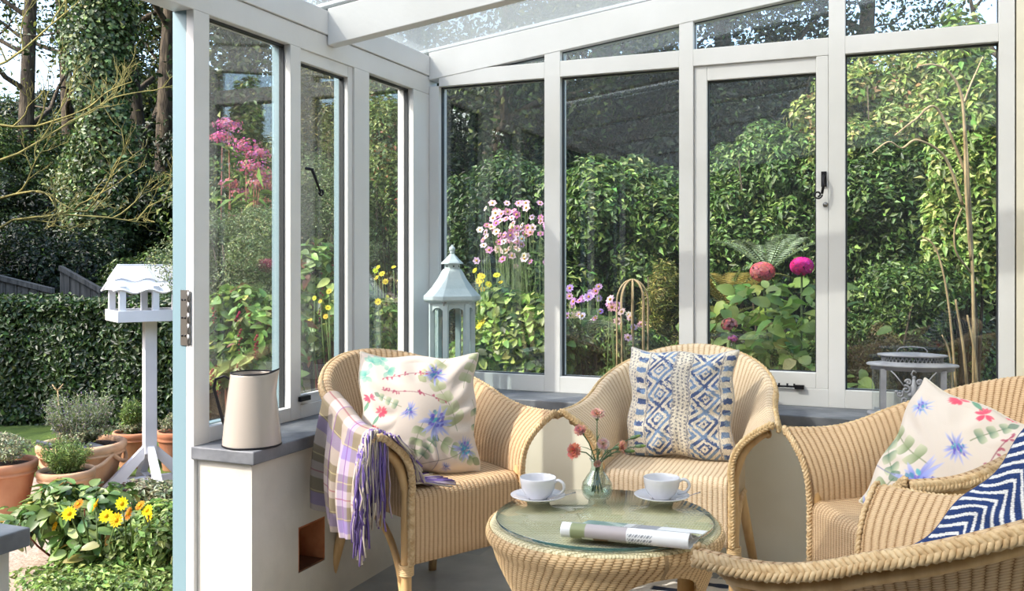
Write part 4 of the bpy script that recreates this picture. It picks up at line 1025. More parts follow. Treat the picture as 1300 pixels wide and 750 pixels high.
def floral(X_, Y_, seed=1):
    rng = np.random.RandomState(seed); img = np.empty(X_.shape+(3,)); img[:] = L3(208, 197, 187)
    img *= (1+.03*np.sin(X_*9+2*np.sin(Y_*7)))[..., None]
    G1, G2, G3 = (108, 130, 88), (146, 156, 114), (78, 118, 98)
    def spray(x, y, a, L, n, c, w_=.030):
        pts = [(x+L*t*math.cos(a), y+L*t*math.sin(a)) for t in np.linspace(0, 1, 6)]; line(img, X_, Y_, pts, .003, (120, 130, 96), .8)
        for k in range(n):
            t = (k+.6)/n; px_, py_ = x+L*t*math.cos(a), y+L*t*math.sin(a)
            for sg in (-1, 1):
                b = a+sg*.75; l = L*.30*(1.1-.3*t); lens(img, X_, Y_, px_, py_, px_+l*math.cos(b), py_+l*math.sin(b), w_, c, .92, (196, 196, 168))
        l = L*.3; lens(img, X_, Y_, x+L*math.cos(a), y+L*math.sin(a), x+(L+l)*math.cos(a), y+(L+l)*math.sin(a), w_, c, .75)
    spray(.80, .36, 2.0, .40, 4, G2, .036); spray(.62, .30, -.55, .34, 4, G1); spray(.70, .98, -2.3, .25, 3, G2, .034)
    spray(.50, .42, -1.9, .28, 3, G1, .028); spray(.93, .60, -1.3, .26, 2, G3, .026); spray(.86, .70, 1.2, .30, 3, G2, .036)
    spray(.45, .10, .9, .22, 3, G3, .030); spray(.30, .55, 2.6, .18, 3, G3, .02)
    for (x, y) in ((.08, .92), (.05, .80), (.16, .96), (.22, .86)):
        for k in range(7): a = rng.rand()*6.28; lens(img, X_, Y_, x, y, x+.07*math.cos(a), y+.07*math.sin(a), .018, (70, 150, 142), .75, (150, 190, 170))
    for (x, y) in ((.14, .52), (.10, .36), (.05, .62)):
        for k in range(14): a = rng.rand()*6.28; lens(img, X_, Y_, x, y, x+.055*math.cos(a), y+.055*math.sin(a), .009, (222, 86, 110), .85)
        lens(img, X_, Y_, x-.06, y-.12, x-.01, y-.02, .012, (60, 140, 110), .8)
    for (x0, y0, x1, y1) in ((.20, .80, .60, .82), (.17, .70, .68, .60)):
        line(img, X_, Y_, [(x0, y0), (x1, y1)], .003, (150, 80, 100), .8)
        for k in range(26):
            t = rng.rand(); x = x0+(x1-x0)*t; y = y0+(y1-y0)*t; a = rng.rand()*6.28; lens(img, X_, Y_, x, y, x+.03*math.cos(a), y+.03*math.sin(a), .007, (168, 78, 104), .85)
    thistle(img, X_, Y_, .62, .82, .115, rng); thistle(img, X_, Y_, .37, .50, .085, rng); thistle(img, X_, Y_, .60, .42, .15, rng, ((92, 96, 190), (110, 130, 214), (60, 90, 160)))
    thistle(img, X_, Y_, .86, .20, .12, rng, ((66, 62, 130), (80, 84, 160), (60, 60, 120))); thistle(img, X_, Y_, .68, .06, .06, rng, ((66, 62, 130), (90, 84, 160)))
    thistle(img, X_, Y_, .22, .24, .07, rng, ((90, 150, 170), (110, 120, 200)))
    line(img, X_, Y_, [(.60, .30), (.61, .12), (.58, .02)], .003, (120, 120, 150), .8); line(img, X_, Y_, [(.86, .20), (.45, .05)], .003, (110, 110, 100), .7)
    return img
def kilim(X_, Y_, seed=1):
    rng = np.random.RandomState(seed); cream, blue, navy, grey = L3(222, 214, 198), L3(126, 150, 184), L3(84, 100, 140), L3(152, 150, 154)
    hh = np.sin(np.floor(X_*48)*12.9898+np.floor(Y_*60)*78.233)*43758.5453; hh = hh-np.floor(hh); X_ = X_+(hh-.5)*.014+.008*np.sin(Y_*13); Y_ = Y_+(hh-.5)*.012+.010*np.sin(X_*11)
    img = np.empty(X_.shape+(3,)); img[:] = cream
    st = (np.sin(X_*2*PI*62+np.floor(Y_*56)*PI) > .0)                    # stitch texture
    mixc = np.where(((np.sin(Y_*31+X_*9)+np.sin(Y_*12-X_*21)) > 0)[..., None], blue, navy)
    def put(mask, c): img[:] = np.where(mask[..., None], c, img)
    dots = lambda x0, x1: ((X_ > x0) & (X_ < x1) & (np.sin(X_*2*PI*26) > .1) & (np.sin(Y_*2*PI*30) > -.1))
    put(dots(.0, .09), grey); put(dots(.46, .60), grey*.8)
    def dashes(x0, x1): put((X_ > x0) & (X_ < x1) & (np.sin(Y_*2*PI*10+.6) > .05) & (np.abs(X_-(x0+x1)/2) < (x1-x0)*.42), mixc)
    dashes(.09, .20); dashes(.90, 1.0)
    def diamonds(x0, x1, n):
        u = (X_-x0)/(x1-x0); ok = (u > 0) & (u < 1); a = np.abs(u-.5)*2; b = np.abs(((Y_*n) % 1)-.5)*2; d = (a+b)
        put(ok & ((np.abs(d-1.0) < .16) | (np.abs(d-.45) < .12) | (d < .12) | (np.abs(d-1.62) < .14)), mixc)
    diamonds(.22, .45, 4.4); diamonds(.62, .88, 4.4)
    for x in (.21, .455, .605, .89): put(np.abs(X_-x) < .006, grey)
    img *= np.where(st, 1.06, .80)[..., None]*(1+.25*(hh-.5))[..., None]
    return img
def zigzag(X_, Y_, seed=1):
    navy, cream = L3(44, 62, 108), L3(214, 214, 214)
    tri = np.abs(((X_*2.1+.2) % 1)-.5)*2
    s = (Y_*17+tri*4.2+.12*np.sin(X_*37)+.1*np.sin(Y_*29)) % 1; c = s < .36; wv = .06*np.sin(X_*400)*np.sin(Y_*300)
    img = np.where(c[..., None], cream, navy); img = img*(1+.16*np.sign(np.sin(X_*2*PI*70)*np.sin(Y_*2*PI*70)))[..., None]
    return np.clip(img, 0, 1)
FABRIC = attr_mat('printed_linen', rough=.85, bump=.25, bscale=500, spec=.15)
WOVENF = attr_mat('chunky_woven_cotton', rough=.95, bump=.9, bscale=220, spec=.1)
def cushion(label, size, pat, c, yaw, tilt, roll, thick=.075, mat_=None, n=230, seed=1, flip=False, edge=None, ears=.5, group=None):
    rng = np.random.RandomState(seed+40); h = size/2; xs = np.linspace(-1, 1, n+1); X_, Y_ = np.meshgrid(xs, xs)
    e = (1-np.abs(X_)**2.2)*(1-np.abs(Y_)**2.2); Z = thick*np.sqrt(np.clip(e, 0, 1))**.85
    pin = 1-.055*ears*(1-X_**2)*0; px_ = X_*h*(1-.13*ears*(1-Y_**2)*np.abs(X_)**3)+.006*np.sin(Y_*7+seed); py_ = Y_*h*(1-.13*ears*(1-X_**2)*np.abs(Y_)**3)+.006*np.sin(X_*6+2*seed)
    wr = np.zeros_like(X_)
    for k in range(9):
        a = rng.rand()*6.28; f = rng.uniform(3, 8); wr += np.sin((X_*math.cos(a)+Y_*math.sin(a))*f+rng.rand()*6)*.0028
    cx = np.maximum(np.abs(X_), np.abs(Y_)); fold = .0085*np.sin(np.arctan2(Y_, X_)*14+2*np.sin(X_*3))*np.clip((cx-.45)*2, 0, 1)*(1-cx)*3
    Z = Z+(wr+fold)*np.clip(e*3, 0, 1)
    img = pat((X_+1)/2, (Y_+1)/2, seed)
    R = empty('cushion', c, label=label, cat='cushion', group=group)
    R.rotation_euler = (Matrix.Rotation(math.radians(yaw), 4, 'Z') @ Matrix.Rotation(math.radians(-tilt), 4, 'X') @ Matrix.Rotation(math.radians(roll), 4, 'Y')).to_euler()
    V = np.concatenate([np.stack([px_, -Z, py_], -1).reshape(-1, 3), np.stack([px_, Z, py_], -1).reshape(-1, 3)])
    co = np.concatenate([img.reshape(-1, 3), img.reshape(-1, 3)]); m = n+1
    i, j = np.meshgrid(np.arange(n), np.arange(n)); a = (j*m+i).ravel(); q = np.stack([a, a+1, a+m+1, a+m], 1)
    T = np.concatenate([q[:, [0, 1, 2]], q[:, [0, 2, 3]]]); b = m*m; T = np.concatenate([T, (T+b)[:, ::-1]])
    np_mesh('cover', V, T, mat_ or FABRIC, R, co, smooth=True)
    # piped seam round the edge
    bd = [(px_[0, k], py_[0, k]) for k in range(0, m, 5)]+[(px_[k, -1], py_[k, -1]) for k in range(0, m, 5)]+[(px_[-1, k], py_[-1, k]) for k in range(m-1, -1, -5)]+[(px_[k, 0], py_[k, 0]) for k in range(m-1, -1, -5)]
    M().tube([(x, 0, y) for x, y in bd], .0032, 6, cap=False).build('seam', edge or mat('seam_'+label[:6], lin(206, 198, 184), .8), R)
    return R
cc = pt(532, 532, 3.12)
cushion('floral thistle print cushion leaning beside the plaid throw in the left armchair', .405, floral, (cc.x, cc.y, .648), 40, 14, 2.5, group=None, thick=.085)
cc = pt(864, 517, 3.34)
cushion('chunky blue and cream diamond woven cushion in the middle armchair', .385, kilim, (cc.x, cc.y, .650), 2, 12, 0, mat_=WOVENF, thick=.080, edge=mat('woven_hem', lin(190, 186, 182), .9))
cc = pt(1214, 596, 2.52)
cushion('floral thistle print cushion tipped sideways in the far right armchair', .40, lambda a, b, s: floral(.08+.74*(1-b), .12+.74*a, 5), (cc.x, cc.y, .592), -24, 24, 17, thick=.085)
cc = pt(1362, 706, 1.60)
cushion('navy and white zigzag woven cushion in the nearest armchair', .38, zigzag, (cc.x, cc.y, .655), -20, 14, 36, mat_=WOVENF, thick=.075, edge=mat('navy_seam', lin(50, 66, 110), .9))

# ================================================================ PLAID THROW
W1m = Matrix.Translation((-1.488, 2.82, 0)) @ Matrix.Rotation(math.radians(62.4), 4, 'Z')
TH = empty('plaid_throw', (-1.488, 2.82, 0), math.radians(62.4), 'lilac and taupe plaid wool throw with tassels over the left armchair arm', 'throw blanket')
def throw_pt(q, s):
    """s: 0 inside near the seat .. .35 rim .. 1 hem outside"""
    (x, y), (nx, ny) = plan(q); f = 1-abs(q)
    if s < .30:
        t = .45+s/.30*.55; p = shell(q, t); o = -.012
        return p+Vector((nx*o, ny*o, .004))
    if s < .42:
        k = (s-.30)/.12; p = shell(q, 1+k*.98); a = math.radians(35+k*135); return p+Vector((-nx*math.cos(a)*.016, -ny*math.cos(a)*.016, .016*math.sin(a)+.002))
    k = (s-.42)/.58; p = shell(q, 1.98); a = math.radians(168); p = p+Vector((nx*.016, ny*.016, 0))
    drop = .285+.05*smooth(f/.4); fl = .018*math.sin(q*38+k*1.2)*k**.7+.012*math.sin(q*71)*k
    return p+Vector((nx*(fl+.030*math.sin(k*PI)*.6+.012*k), ny*(fl+.012*k)+.0-.02*k*(.5-f), -drop*k))
nq, nsx = 150, 170; q0, q1 = -.985, -.50
def tartan(a, b):
    """a along the arm, b down the cloth, both in metres"""
    pal = dict(T=L3(120, 110, 92), L=L3(132, 118, 164), C=L3(180, 168, 164), M=L3(104, 92, 108))
    seq = [(.055, 'C'), (.05, 'T'), (.045, 'L'), (.05, 'C'), (.055, 'T')]
    def band(v, off):
        v = (v+off) % sum(w_ for w_, _ in seq)
        for w_, k_ in seq:
            if v < w_: return pal[k_]
            v -= w_
        return pal['T']
    c = band(a, .02)*.5+band(b, .06)*.5
    for per, off, w_, cl in ((.255, .03, .0028, L3(132, 52, 72)), (.1275, .075, .002, L3(170, 160, 120)), (.1275, .088, .002, L3(170, 160, 120))):
        if (b+off) % per < w_: c = c*.25+cl*.75
    for per, off, w_, cl in ((.1275, .02, .003, L3(112, 64, 132)),):
        if (a+off) % per < w_: c = c*.25+cl*.75
    return c
V = []; Ccol = []
for j in range(nsx+1):
    for i in range(nq+1):
        q = q0+(q1-q0)*i/nq; s = j/nsx; V.append(tuple(throw_pt(q, s))); Ccol.append(tartan((q-q0)/(q1-q0)*.33, s*.62))
i, j = np.meshgrid(np.arange(nq), np.arange(nsx)); a = (j*(nq+1)+i).ravel(); Q = np.stack([a, a+1, a+nq+2, a+nq+1], 1)
o = np_mesh('cloth', np.array(V), np.concatenate([Q[:, [0, 1, 2]], Q[:, [0, 2, 3]]]), attr_mat('plaid_wool', rough=.95, bump=.6, bscale=420, spec=.1), TH, np.array(Ccol), smooth=True)
sm = o.modifiers.new('s', 'SOLIDIFY'); sm.thickness = .005; sm.offset = 0
rng = np.random.RandomState(9); fr = M(); fcols = [lin(112, 92, 152), lin(130, 110, 170), lin(92, 74, 128), lin(200, 190, 174), lin(176, 164, 150), lin(160, 146, 160)]
def strand(pts, r=.0028):
    c = fcols[rng.randint(len(fcols))]; fr.tube(pts, [r, r*1.1, r, r*.9, r*.6][:len(pts)] if len(pts) <= 5 else [r]*len(pts), 5, col=c)
for k in range(250):                                    # tassels hanging outside the arm
    s0 = rng.uniform(.30, .56); q = q0-.004+rng.uniform(-.004, .03); p = throw_pt(q, s0)+Vector((-.012*rng.rand()-.004, -.008, .004))
    L = rng.uniform(.14, .30); pts = [p]; w_ = Vector((rng.randn()*.007, rng.randn()*.006-.006, 0))
    for i_ in range(1, 6): pts.append(p+w_*(i_/5)*1.2+Vector((rng.randn()*.003-.006*i_/5, rng.randn()*.003, -L*i_/5)))
    strand(pts)
for k in range(110):                                    # tassels falling inside down to the seat
    f_ = rng.rand(); t0 = 1-.05*rng.rand(); a = shell(-.985, t0)+Vector((.008+.02*rng.rand(), -.010+.014*rng.randn(), .012))
    tt = rng.uniform(.15, .6); b = shell(-.98, tt)+Vector((.014+.02*rng.rand(), -.004+.012*rng.randn(), .004))
    m_ = shell(-.985, (t0+tt)/2)+Vector((.014+.015*rng.rand(), -.006+.01*rng.randn(), .004)); strand([a, m_, b])
for k in range(60):                                     # and lying on the seat
    a = Vector((-.195+.02*rng.rand(), -.19+.05*rng.randn()*.5, .50)); e = Vector((-.14+.10*rng.rand(), -.20+.05*rng.randn(), .464)); strand([a, Vector((-.175+.01*rng.randn(), a.y, .478)), a.lerp(e, .7)*1+Vector((0, 0, -.006+.0)), e], .0030)
o = fr.build('fringe', attr_mat('tassel_yarn', rough=.9, bump=.4, bscale=400), TH, cols=True); o['kind'] = 'stuff'; o['label'] = 'purple and cream twisted tassels'

# ================================================================ ON THE TABLE
CHINA = mat('white_china', lin(226, 227, 232), .12, coat=.3)
CHROME = mat('polished_steel', lin(200, 200, 204), .12, 1.0)
def saucer_cup(u, v, lab_s, lab_c, lab_t, ang):
    p = G(u, v, TZ); 
    S_o = empty('saucer', p, label=lab_s, cat='saucer', group='saucers on the coffee table')
    M().lathe([(.0005, .003), (.024, .003), (.026, .0), (.032, .0), (.036, .004), (.060, .011), (.0765, .0175), (.078, .0195), (.0765, .0205), (.060, .0145), (.036, .0085), (.028, .0072), (.026, .0055), (.0005, .0055)], 56).build('dish', CHINA, S_o)
    c = p+Vector((0, 0, .0072)); Cc = empty('teacup', c, math.atan2(RT.y, RT.x)+ang, lab_c, 'cup', 'teacups on the coffee table')
    m = M().lathe([(.0005, .004), (.020, .004), (.0215, 0), (.0255, 0), (.0265, .004), (.038, .014), (.047, .030), (.0505, .048), (.0515, .060), (.0505, .0615), (.049, .060), (.0478, .047), (.044, .030), (.034, .014), (.020, .008), (.0005, .0075)], 56)
    m.build('bowl', CHINA, Cc)
    h = [(.049+.000, 0, .050), (.060, 0, .056), (.073, 0, .050), (.077, 0, .037), (.070, 0, .024), (.057, 0, .017), (.043, 0, .017)]
    out = []
    for i in range(len(h)-1):
        p0, p1, p2, p3 = [Vector(h[max(0, min(len(h)-1, i+d))]) for d in (-1, 0, 1, 2)]
        for k in range(5): s = k/5; out.append(.5*((2*p1)+(p2-p0)*s+(2*p0-5*p1+4*p2-p3)*s*s+(3*p1-p0-3*p2+p3)*s*s*s))
    out.append(Vector(h[-1])); M().tube(out, .0042, 8, flat=1.5, up=(0, 1, 0)).build('handle', CHINA, Cc)
    # teaspoon lying on the saucer's right side
    d = RT; n_ = -FW; a = p+d*.030+n_*.050+Vector((0, 0, .016)); tip = p+d*.105+n_*.020+Vector((0, 0, .030))
    sp = empty('teaspoon', a, label=lab_t, cat='teaspoon', group='teaspoons on the saucers'); dr = (tip-a)
    M().tube([dr*.0+Vector((0, 0, .001)), dr*.4, dr*.8, dr], [.0016, .0014, .0018, .0030], 8, flat=.5, up=(0, 0, 1)).build('handle', CHROME, sp)
    b = M(); vs = []; fs = []; ax = dr.normalized(); sd = ax.cross(Vector((0, 0, 1))).normalized()
    b.grid(lambda i, j: (-ax*.032*j+sd*.0115*(i*2-1)*math.sin(PI*min(1, j*.93+.05))**.6+Vector((0, 0, .0005-.004*math.sin(PI*j)*(1-(i*2-1)**2))), (i, j)), 8, 12)
    b.build('bowl', CHROME, sp, solid=.0008)
saucer_cup(683, 636, 'white china saucer at the left of the glass table', 'white teacup at the left of the table near the left armchair', 'steel teaspoon on the left saucer', -.35)
saucer_cup(840, 636, 'white china saucer right of the flower vase', 'white teacup right of the vase behind the magazine', 'steel teaspoon on the saucer right of the vase', -.1)
# vase
vp = G(758, 633, TZ); vgl = glass('vase_glass', tint=(.90, .955, .945, 1), base=.07, gain=.9)
VS = empty('bud_vase', vp, label='small clear bulbous glass vase holding the carnations', cat='vase')
vg = mat('clear_vase_glass', lin(225, 238, 236), .02); vg.node_tree.nodes['Principled BSDF'].inputs['Transmission Weight'].default_value = 1.0; vg.node_tree.nodes['Principled BSDF'].inputs['IOR'].default_value = 1.45
vp_out = [(.0005, 0), (.024, 0), (.034, .003), (.0425, .016), (.045, .030), (.041, .048), (.031, .064), (.021, .078), (.0165, .092), (.0175, .106), (.022, .115)]
vp_in = [(.0205, .1145), (.0160, .105), (.0150, .092), (.0193, .078), (.0292, .064), (.039, .048), (.0428, .030), (.0400, .018), (.031, .009), (.0005, .008)]
M().lathe(vp_out+vp_in, 48).build('body', vgl, VS)
wat = glass('water', tint=(.90, .95, .94, 1), base=.05)
M().lathe([(.0005, .012), (.030, .0125), (.0385, .020), (.0412, .030), (.0412, .036), (.0005, .036)], 40).build('water', wat, VS)
CARN = attr_mat('carnation', rough=.7, trans=.25)
GREY_G = mat('carnation_stem', lin(92, 116, 80), .55)
rng = np.random.RandomState(14)
def carnation(u, v, dt, r, col, label, bud=False):
    tip = pt(u, v, 2.64+dt); R = empty('carnation', vp+Vector((0, 0, .02)), label=label, cat='flower', group='carnations in the glass vase'); o_ = R.location
    a = rng.rand()*6.28; q0_ = Vector((.015*math.cos(a), .015*math.sin(a), 0)); tp_ = tip-o_; nk = Vector((tp_.x*.10, tp_.y*.10, .085)); nk.x = max(-.010, min(.010, nk.x)); nk.y = max(-.010, min(.010, nk.y))
    base = tp_-Vector((0, 0, .014)); mid = nk.lerp(base, .55)+Vector((tp_.x*-.06, 0, .010))
    M().tube([q0_, nk, nk.lerp(mid, .5)+Vector((0, 0, .003)), mid, base], [.0022, .0020, .0019, .0018, .0016], 6).build('stem', GREY_G, R)
    ax = ((base-mid).normalized()-FW*.55).normalized()
    M().tube([base-ax*.010, base-ax*.004, base+ax*.006, base+ax*.012], [.0028, .0052, .0058, .0050], 8).build('calyx', GREY_G, R)
    m = M(); c = base+ax*.012
    if bud:
        m.tube([c-ax*.004, c+ax*.006, c+ax*.013], [.0045, .0042, .0012], 8, col=lin(*col))
    else:
        T_ = ax.orthogonal().normalized(); B_ = ax.cross(T_)
        for ring, (nn, tl, rr_) in enumerate(((9, 1.30, .95), (9, 1.0, .95), (8, .66, .85), (6, .32, .75))):
            for k in range(nn):
                a = 2*PI*(k+.37*ring)/nn+rng.rand()*.3; d = (T_*math.cos(a)+B_*math.sin(a)); s = ax.cross(d); L = r*rr_*rng.uniform(.85, 1.1); dirn = (d*math.sin(tl)+ax*math.cos(tl)).normalized()
                cl = lin(*[min(255, int(x*rng.uniform(.88, 1.07))) for x in col]); n_ = 6
                row0 = [c+s*.001*(i-n_/2) for i in range(n_+1)]; row1 = [c+dirn*L*.62+s*L*.34*(i/n_*2-1)+ax*.0012*((-1)**i) for i in range(n_+1)]; row2 = [c+dirn*L*(1.0+.10*((-1)**i))+s*L*.52*(i/n_*2-1)+ax*.0022*((-1)**(i+1)) for i in range(n_+1)]
                fs = [(i, i+1, n_+2+i, n_+1+i) for i in range(n_)]+[(n_+1+i, n_+2+i, 2*n_+3+i, 2*n_+2+i) for i in range(n_)]
                m.add(row0+row1+row2, fs, col=cl, smooth=True)
    m.build('blossom', CARN, R, cols=True)
    lf = M(); 
    for k in range(2):
        f = rng.uniform(.35, .8); p = nk.lerp(mid, f); d = Vector((rng.randn(), rng.randn(), .9)).normalized(); lf.tube([p, p+d*.012, p+d*.028+Vector((d.x*.01, d.y*.01, -.002))], [.0014, .0022, .0006], 5, flat=.4)
    lf.build('leaf', GREY_G, R)
PK = (226, 138, 116)
carnation(758, 524, .02, .021, (246, 196, 182), 'topmost pale salmon carnation in the vase')
carnation(739, 543, .0, .019, (245, 190, 178), 'salmon carnation second from the top, upper left in the vase')
carnation(733, 566, -.02, .023, (244, 160, 144), 'deep coral carnation, leftmost in the vase')
carnation(764, 559, -.02, .019, (250, 224, 212), 'whitish pink carnation at the middle of the vase')
carnation(784, 562, .02, .019, (246, 196, 176), 'salmon carnation at the right above the blue cushion corner')
carnation(758, 580, -.03, .011, (248, 208, 188), 'tiny peach carnation low over the mouth of the vase')
carnation(804, 549, .04, .01, (126, 150, 84), 'green carnation bud reaching highest at the right of the vase', True)
carnation(810, 560, .02, .01, (120, 146, 80), 'green carnation bud farthest right of the vase', True)
carnation(797, 566, .0, .01, (116, 142, 78), 'lowest green carnation bud right of the vase', True)
# magazine folded back on itself
A = G(711, 684, TZ); B = G(874, 700, TZ); A.z = B.z = TZ+.0006; ax = (B-A); ML = ax.length; ax.normalize(); dp = Vector((-ax.y, ax.x, 0))
MG = empty('magazine', A, label='open glossy magazine folded back on itself at the front of the table', cat='magazine')
def sect(rho, d1, d2, z0):
    """curve: lower leaf from the back to the fold, round the fold, upper leaf to the back"""
    P_ = [(d1, z0)]+[(rho+(d1-rho)*(1-k/6), z0) for k in range(1, 7)]
    P_ += [(rho-rho*math.sin(a), z0+rho-rho*math.cos(a)) for a in np.linspace(.2, PI*.98, 12)]
    P_ += [(rho+(d2-rho)*k/8, z0+2*rho*(1-.62*smooth(k/8))) for k in range(1, 9)]
    return P_
def page_cols(kind, nl, ns, rng):
    out = []
    for j in range(ns+1):
        for i in range(nl+1):
            a, b = i/nl, j/ns; c = L3(232, 234, 238)
            if kind == 'fold':
                if .08 < a < .52 and .26 < b < .80:
                    c = L3(140, 148, 112) if a < .2 else (L3(116, 76, 48) if b < .6 and a < .38 else L3(176, 168, 172))
                    if .17 < a < .26 and .48 < b < .6: c = L3(238, 238, 240)
                    if .22 < a < .36 and .38 < b < .45: c = L3(180, 150, 60)
                elif .53 < a < .72 and .40 < b < .70 and (j % 3) and (i*7+j*13) % 5 < 3: c = L3(130, 136, 146)
                elif .54 < a < .60 and .31 < b < .38: c = L3(80, 96, 84)
                elif .66 < a < .78 and .30 < b < .40: c = L3(84, 82, 86)
                elif .80 < a < .90 and .28 < b < .40: c = L3(150, 150, 136)
            else:
                if a < .34: c = L3(120, 150, 148) if (a*9+b*4) % 3 < 2.2 else L3(170, 190, 184)
                elif a < .46: c = L3(60, 64, 70) if int(a*160) % 3 == 0 else L3(206, 210, 214)
                elif a < .62: c = L3(140, 144, 156)
                elif b < .35: c = L3(150, 158, 168) if b < .16 else L3(190, 198, 206)
            out.append(tuple(c)+(1,))
    return out
PAPER = attr_mat('glossy_paper', rough=.28, spec=.5)
rng = np.random.RandomState(4)
def leaf_sheet(name, P_, a0, a1, kind, shear=0):
    ns = len(P_)-1; nl = 110; tot = [0]
    import bisect
    for p, q in zip(P_, P_[1:]): tot.append(tot[-1]+math.hypot(p[0]-q[0], p[1]-q[1]))
    NS = 60; PP = []
    for j in range(NS+1):
        s = tot[-1]*j/NS; k = min(max(bisect.bisect(tot, s)-1, 0), ns-1); w_ = (s-tot[k])/max(1e-9, tot[k+1]-tot[k]); PP.append((P_[k][0]+(P_[k+1][0]-P_[k][0])*w_, P_[k][1]+(P_[k+1][1]-P_[k][1])*w_))
    def f(i, j):
        y, z = PP[int(round(j*NS))]; return ax*(a0+(a1-a0)*i+shear*y)+dp*y+Vector((0, 0, z)), (i, j)
    m = M().grid(f, nl, NS, cols=page_cols(kind, nl, NS, rng)); return m.build(name, PAPER, MG, cols=True, solid=.0006)
leaf_sheet('folded_pages', sect(.0185, .125, .055, 0), .0, ML, 'fold', .10)
for k in range(3): leaf_sheet('inner_page', [(.03, .006+.0018*k), (.12-.003*k, .004+.0016*k)], .02, ML-.01-.004*k, 'top', .12)
leaf_sheet('open_page', [(.034, .0335), (.06, .026), (.10, .014), (.148, .010)], .012, ML+.004, 'top', .16)

# ================================================================ RUG
rgm = attr_mat('rug_wool', rough=1, bump=.8, bscale=160)
nx_, ny_ = 150, 240; x0, x1, y0, y1 = -1.06, .35, 1.45, 3.42; V = []; CC = []
rng = np.random.RandomState(2); ph = rng.rand(60)*6
for j in range(ny_+1):
    for i in range(nx_+1):
        x = x0+(x1-x0)*i/nx_; y = y0+(y1-y0)*j/ny_; b_ = int((y-y0)/.055); st = ((y-y0)/.055) % 1
        dk = b_ % 2 == 0 and (math.sin(x*22+ph[b_ % 60])+math.sin(x*51+ph[(b_*7) % 60]) > -.5) and .12 < st < .9
        V.append((x, y, .009+.0015*math.sin(x*90)*math.sin(y*80))); CC.append(L3(46, 54, 72) if dk else L3(214, 208, 198))
i, j = np.meshgrid(np.arange(nx_), np.arange(ny_)); a = (j*(nx_+1)+i).ravel(); Q = np.stack([a, a+1, a+nx_+2, a+nx_+1], 1)
V = np.array(V); V[:, 0] -= x0; V[:, 1] -= y0
RG = empty('striped_rug', (x0, y0, 0), label='cream rug with dark blotchy stripes under the coffee table', cat='rug')
o = np_mesh('pile', V, np.concatenate([Q[:, [0, 1, 2]], Q[:, [0, 2, 3]]]), rgm, RG, np.array(CC)); sm = o.modifiers.new('s', 'SOLIDIFY'); sm.thickness = .008; sm.offset = -1
fg = M()
for k in range(48):
    for yy, sg in ((0, -1), (y1-y0, 1)): fg.tube([((x1-x0)*(k+.5)/48, yy, .005), ((x1-x0)*(k+.5)/48+.004, yy+sg*.045, .003)], .003, 4)
fg.build('fringe', mat('rug_fringe', lin(214, 208, 196), .9), RG)['kind'] = 'stuff'

# ================================================================ ON THE SILLS
jp = pt(320, HV, 2.885); jp.z = ZS
JG = empty('enamel_jug', jp, math.atan2(RT.y, RT.x), 'off-white enamel water jug with black rim and handle on the slate sill', 'jug')
EN = mat('cream_enamel', lin(180, 171, 161), .16, coat=.4)
prof = [(.0885, .006), (.0885, .012), (.084, .06), (.076, .13), (.068, .19), (.0635, .222)]
def jug(i, j):
    k = j*(len(prof)-1); a = int(min(k, len(prof)-2)); r, z = prof[a][0]+(prof[a+1][0]-prof[a][0])*(k-a), prof[a][1]+(prof[a+1][1]-prof[a][1])*(k-a)
    th = i*2*PI; sp_ = math.exp(-(((th+PI) % (2*PI)-PI)/.34)**2)*max(0, (z-.15)/.072)**1.3
    return Vector(((r+.020*sp_)*math.cos(th), r*math.sin(th), z+.012*sp_)), (i, j)
M().grid(jug, 64, 24, closeu=True).build('body', EN, JG, solid=.0016)
bt = M().lathe([(.0005, .0), (.088, .0), (.0905, .002), (.0905, .006), (.0885, .007)], 56); bt.build('base_band', IRON, JG)
M().tube([jug(i/64, 1)[0]+Vector((0, 0, .001)) for i in range(65)], .0024, 6, cap=False).build('rim', IRON, JG)
M().tube([(-.064, 0, .200), (-.085, 0, .212), (-.112, 0, .203), (-.118, 0, .175), (-.104, 0, .125), (-.090, 0, .075), (-.081, 0, .052), (-.083, 0, .035)], .0052, 8, flat=.6).build('handle', IRON, JG)

# tall hexagonal lantern in the corner
PALEB = noisy(mat('aged_pale_blue_paint', rough=.55), lin(184, 204, 206), lin(206, 220, 220), scale=9, bump=.15, bscale=60)
lp = pt(574, HV, 4.07); lp.z = ZS
TL = empty('hexagonal_lantern', lp, math.radians(22.4)+math.radians(16), 'tall pale blue wooden hexagonal lantern in the window corner', 'lantern')
hexp = lambda r, z, n=6: [(r*math.cos(PI/3*k), r*math.sin(PI/3*k), z) for k in range(6)]
def hexloft(rings):
    m = M(); vs = []
    for r, z in rings: vs += hexp(r, z)
    fs = [(i*6+k, i*6+(k+1) % 6, (i+1)*6+(k+1) % 6, (i+1)*6+k) for i in range(len(rings)-1) for k in range(6)]+[tuple(range(5, -1, -1)), tuple((len(rings)-1)*6+k for k in range(6))]
    return m.add(vs, fs)
hexloft([(.122, 0), (.122, .014), (.112, .022), (.104, .030), (.104, .040)]).build('base', PALEB, TL, bevel=.002)
hexloft([(.100, .385), (.104, .392), (.122, .398), (.127, .404), (.127, .420), (.118, .428), (.095, .452), (.066, .492), (.046, .528), (.040, .536)]).build('roof', PALEB, TL, bevel=.0015)
hexloft([(.034, .536), (.034, .560)]).build('vent_collar', PALEB, TL)
vh = M()
for k in range(6):
    a = PI/3*k+PI/6; vh.tube([(.0285*math.cos(a), .0285*math.sin(a), .548), (.0315*math.cos(a), .0315*math.sin(a), .548)], .0035, 8)
vh.build('vent_hole', mat('dark_hole', lin(40, 44, 46), .8), TL)
hexloft([(.050, .558), (.050, .562), (.030, .580), (.012, .600), (.008, .606)]).build('cap', PALEB, TL)
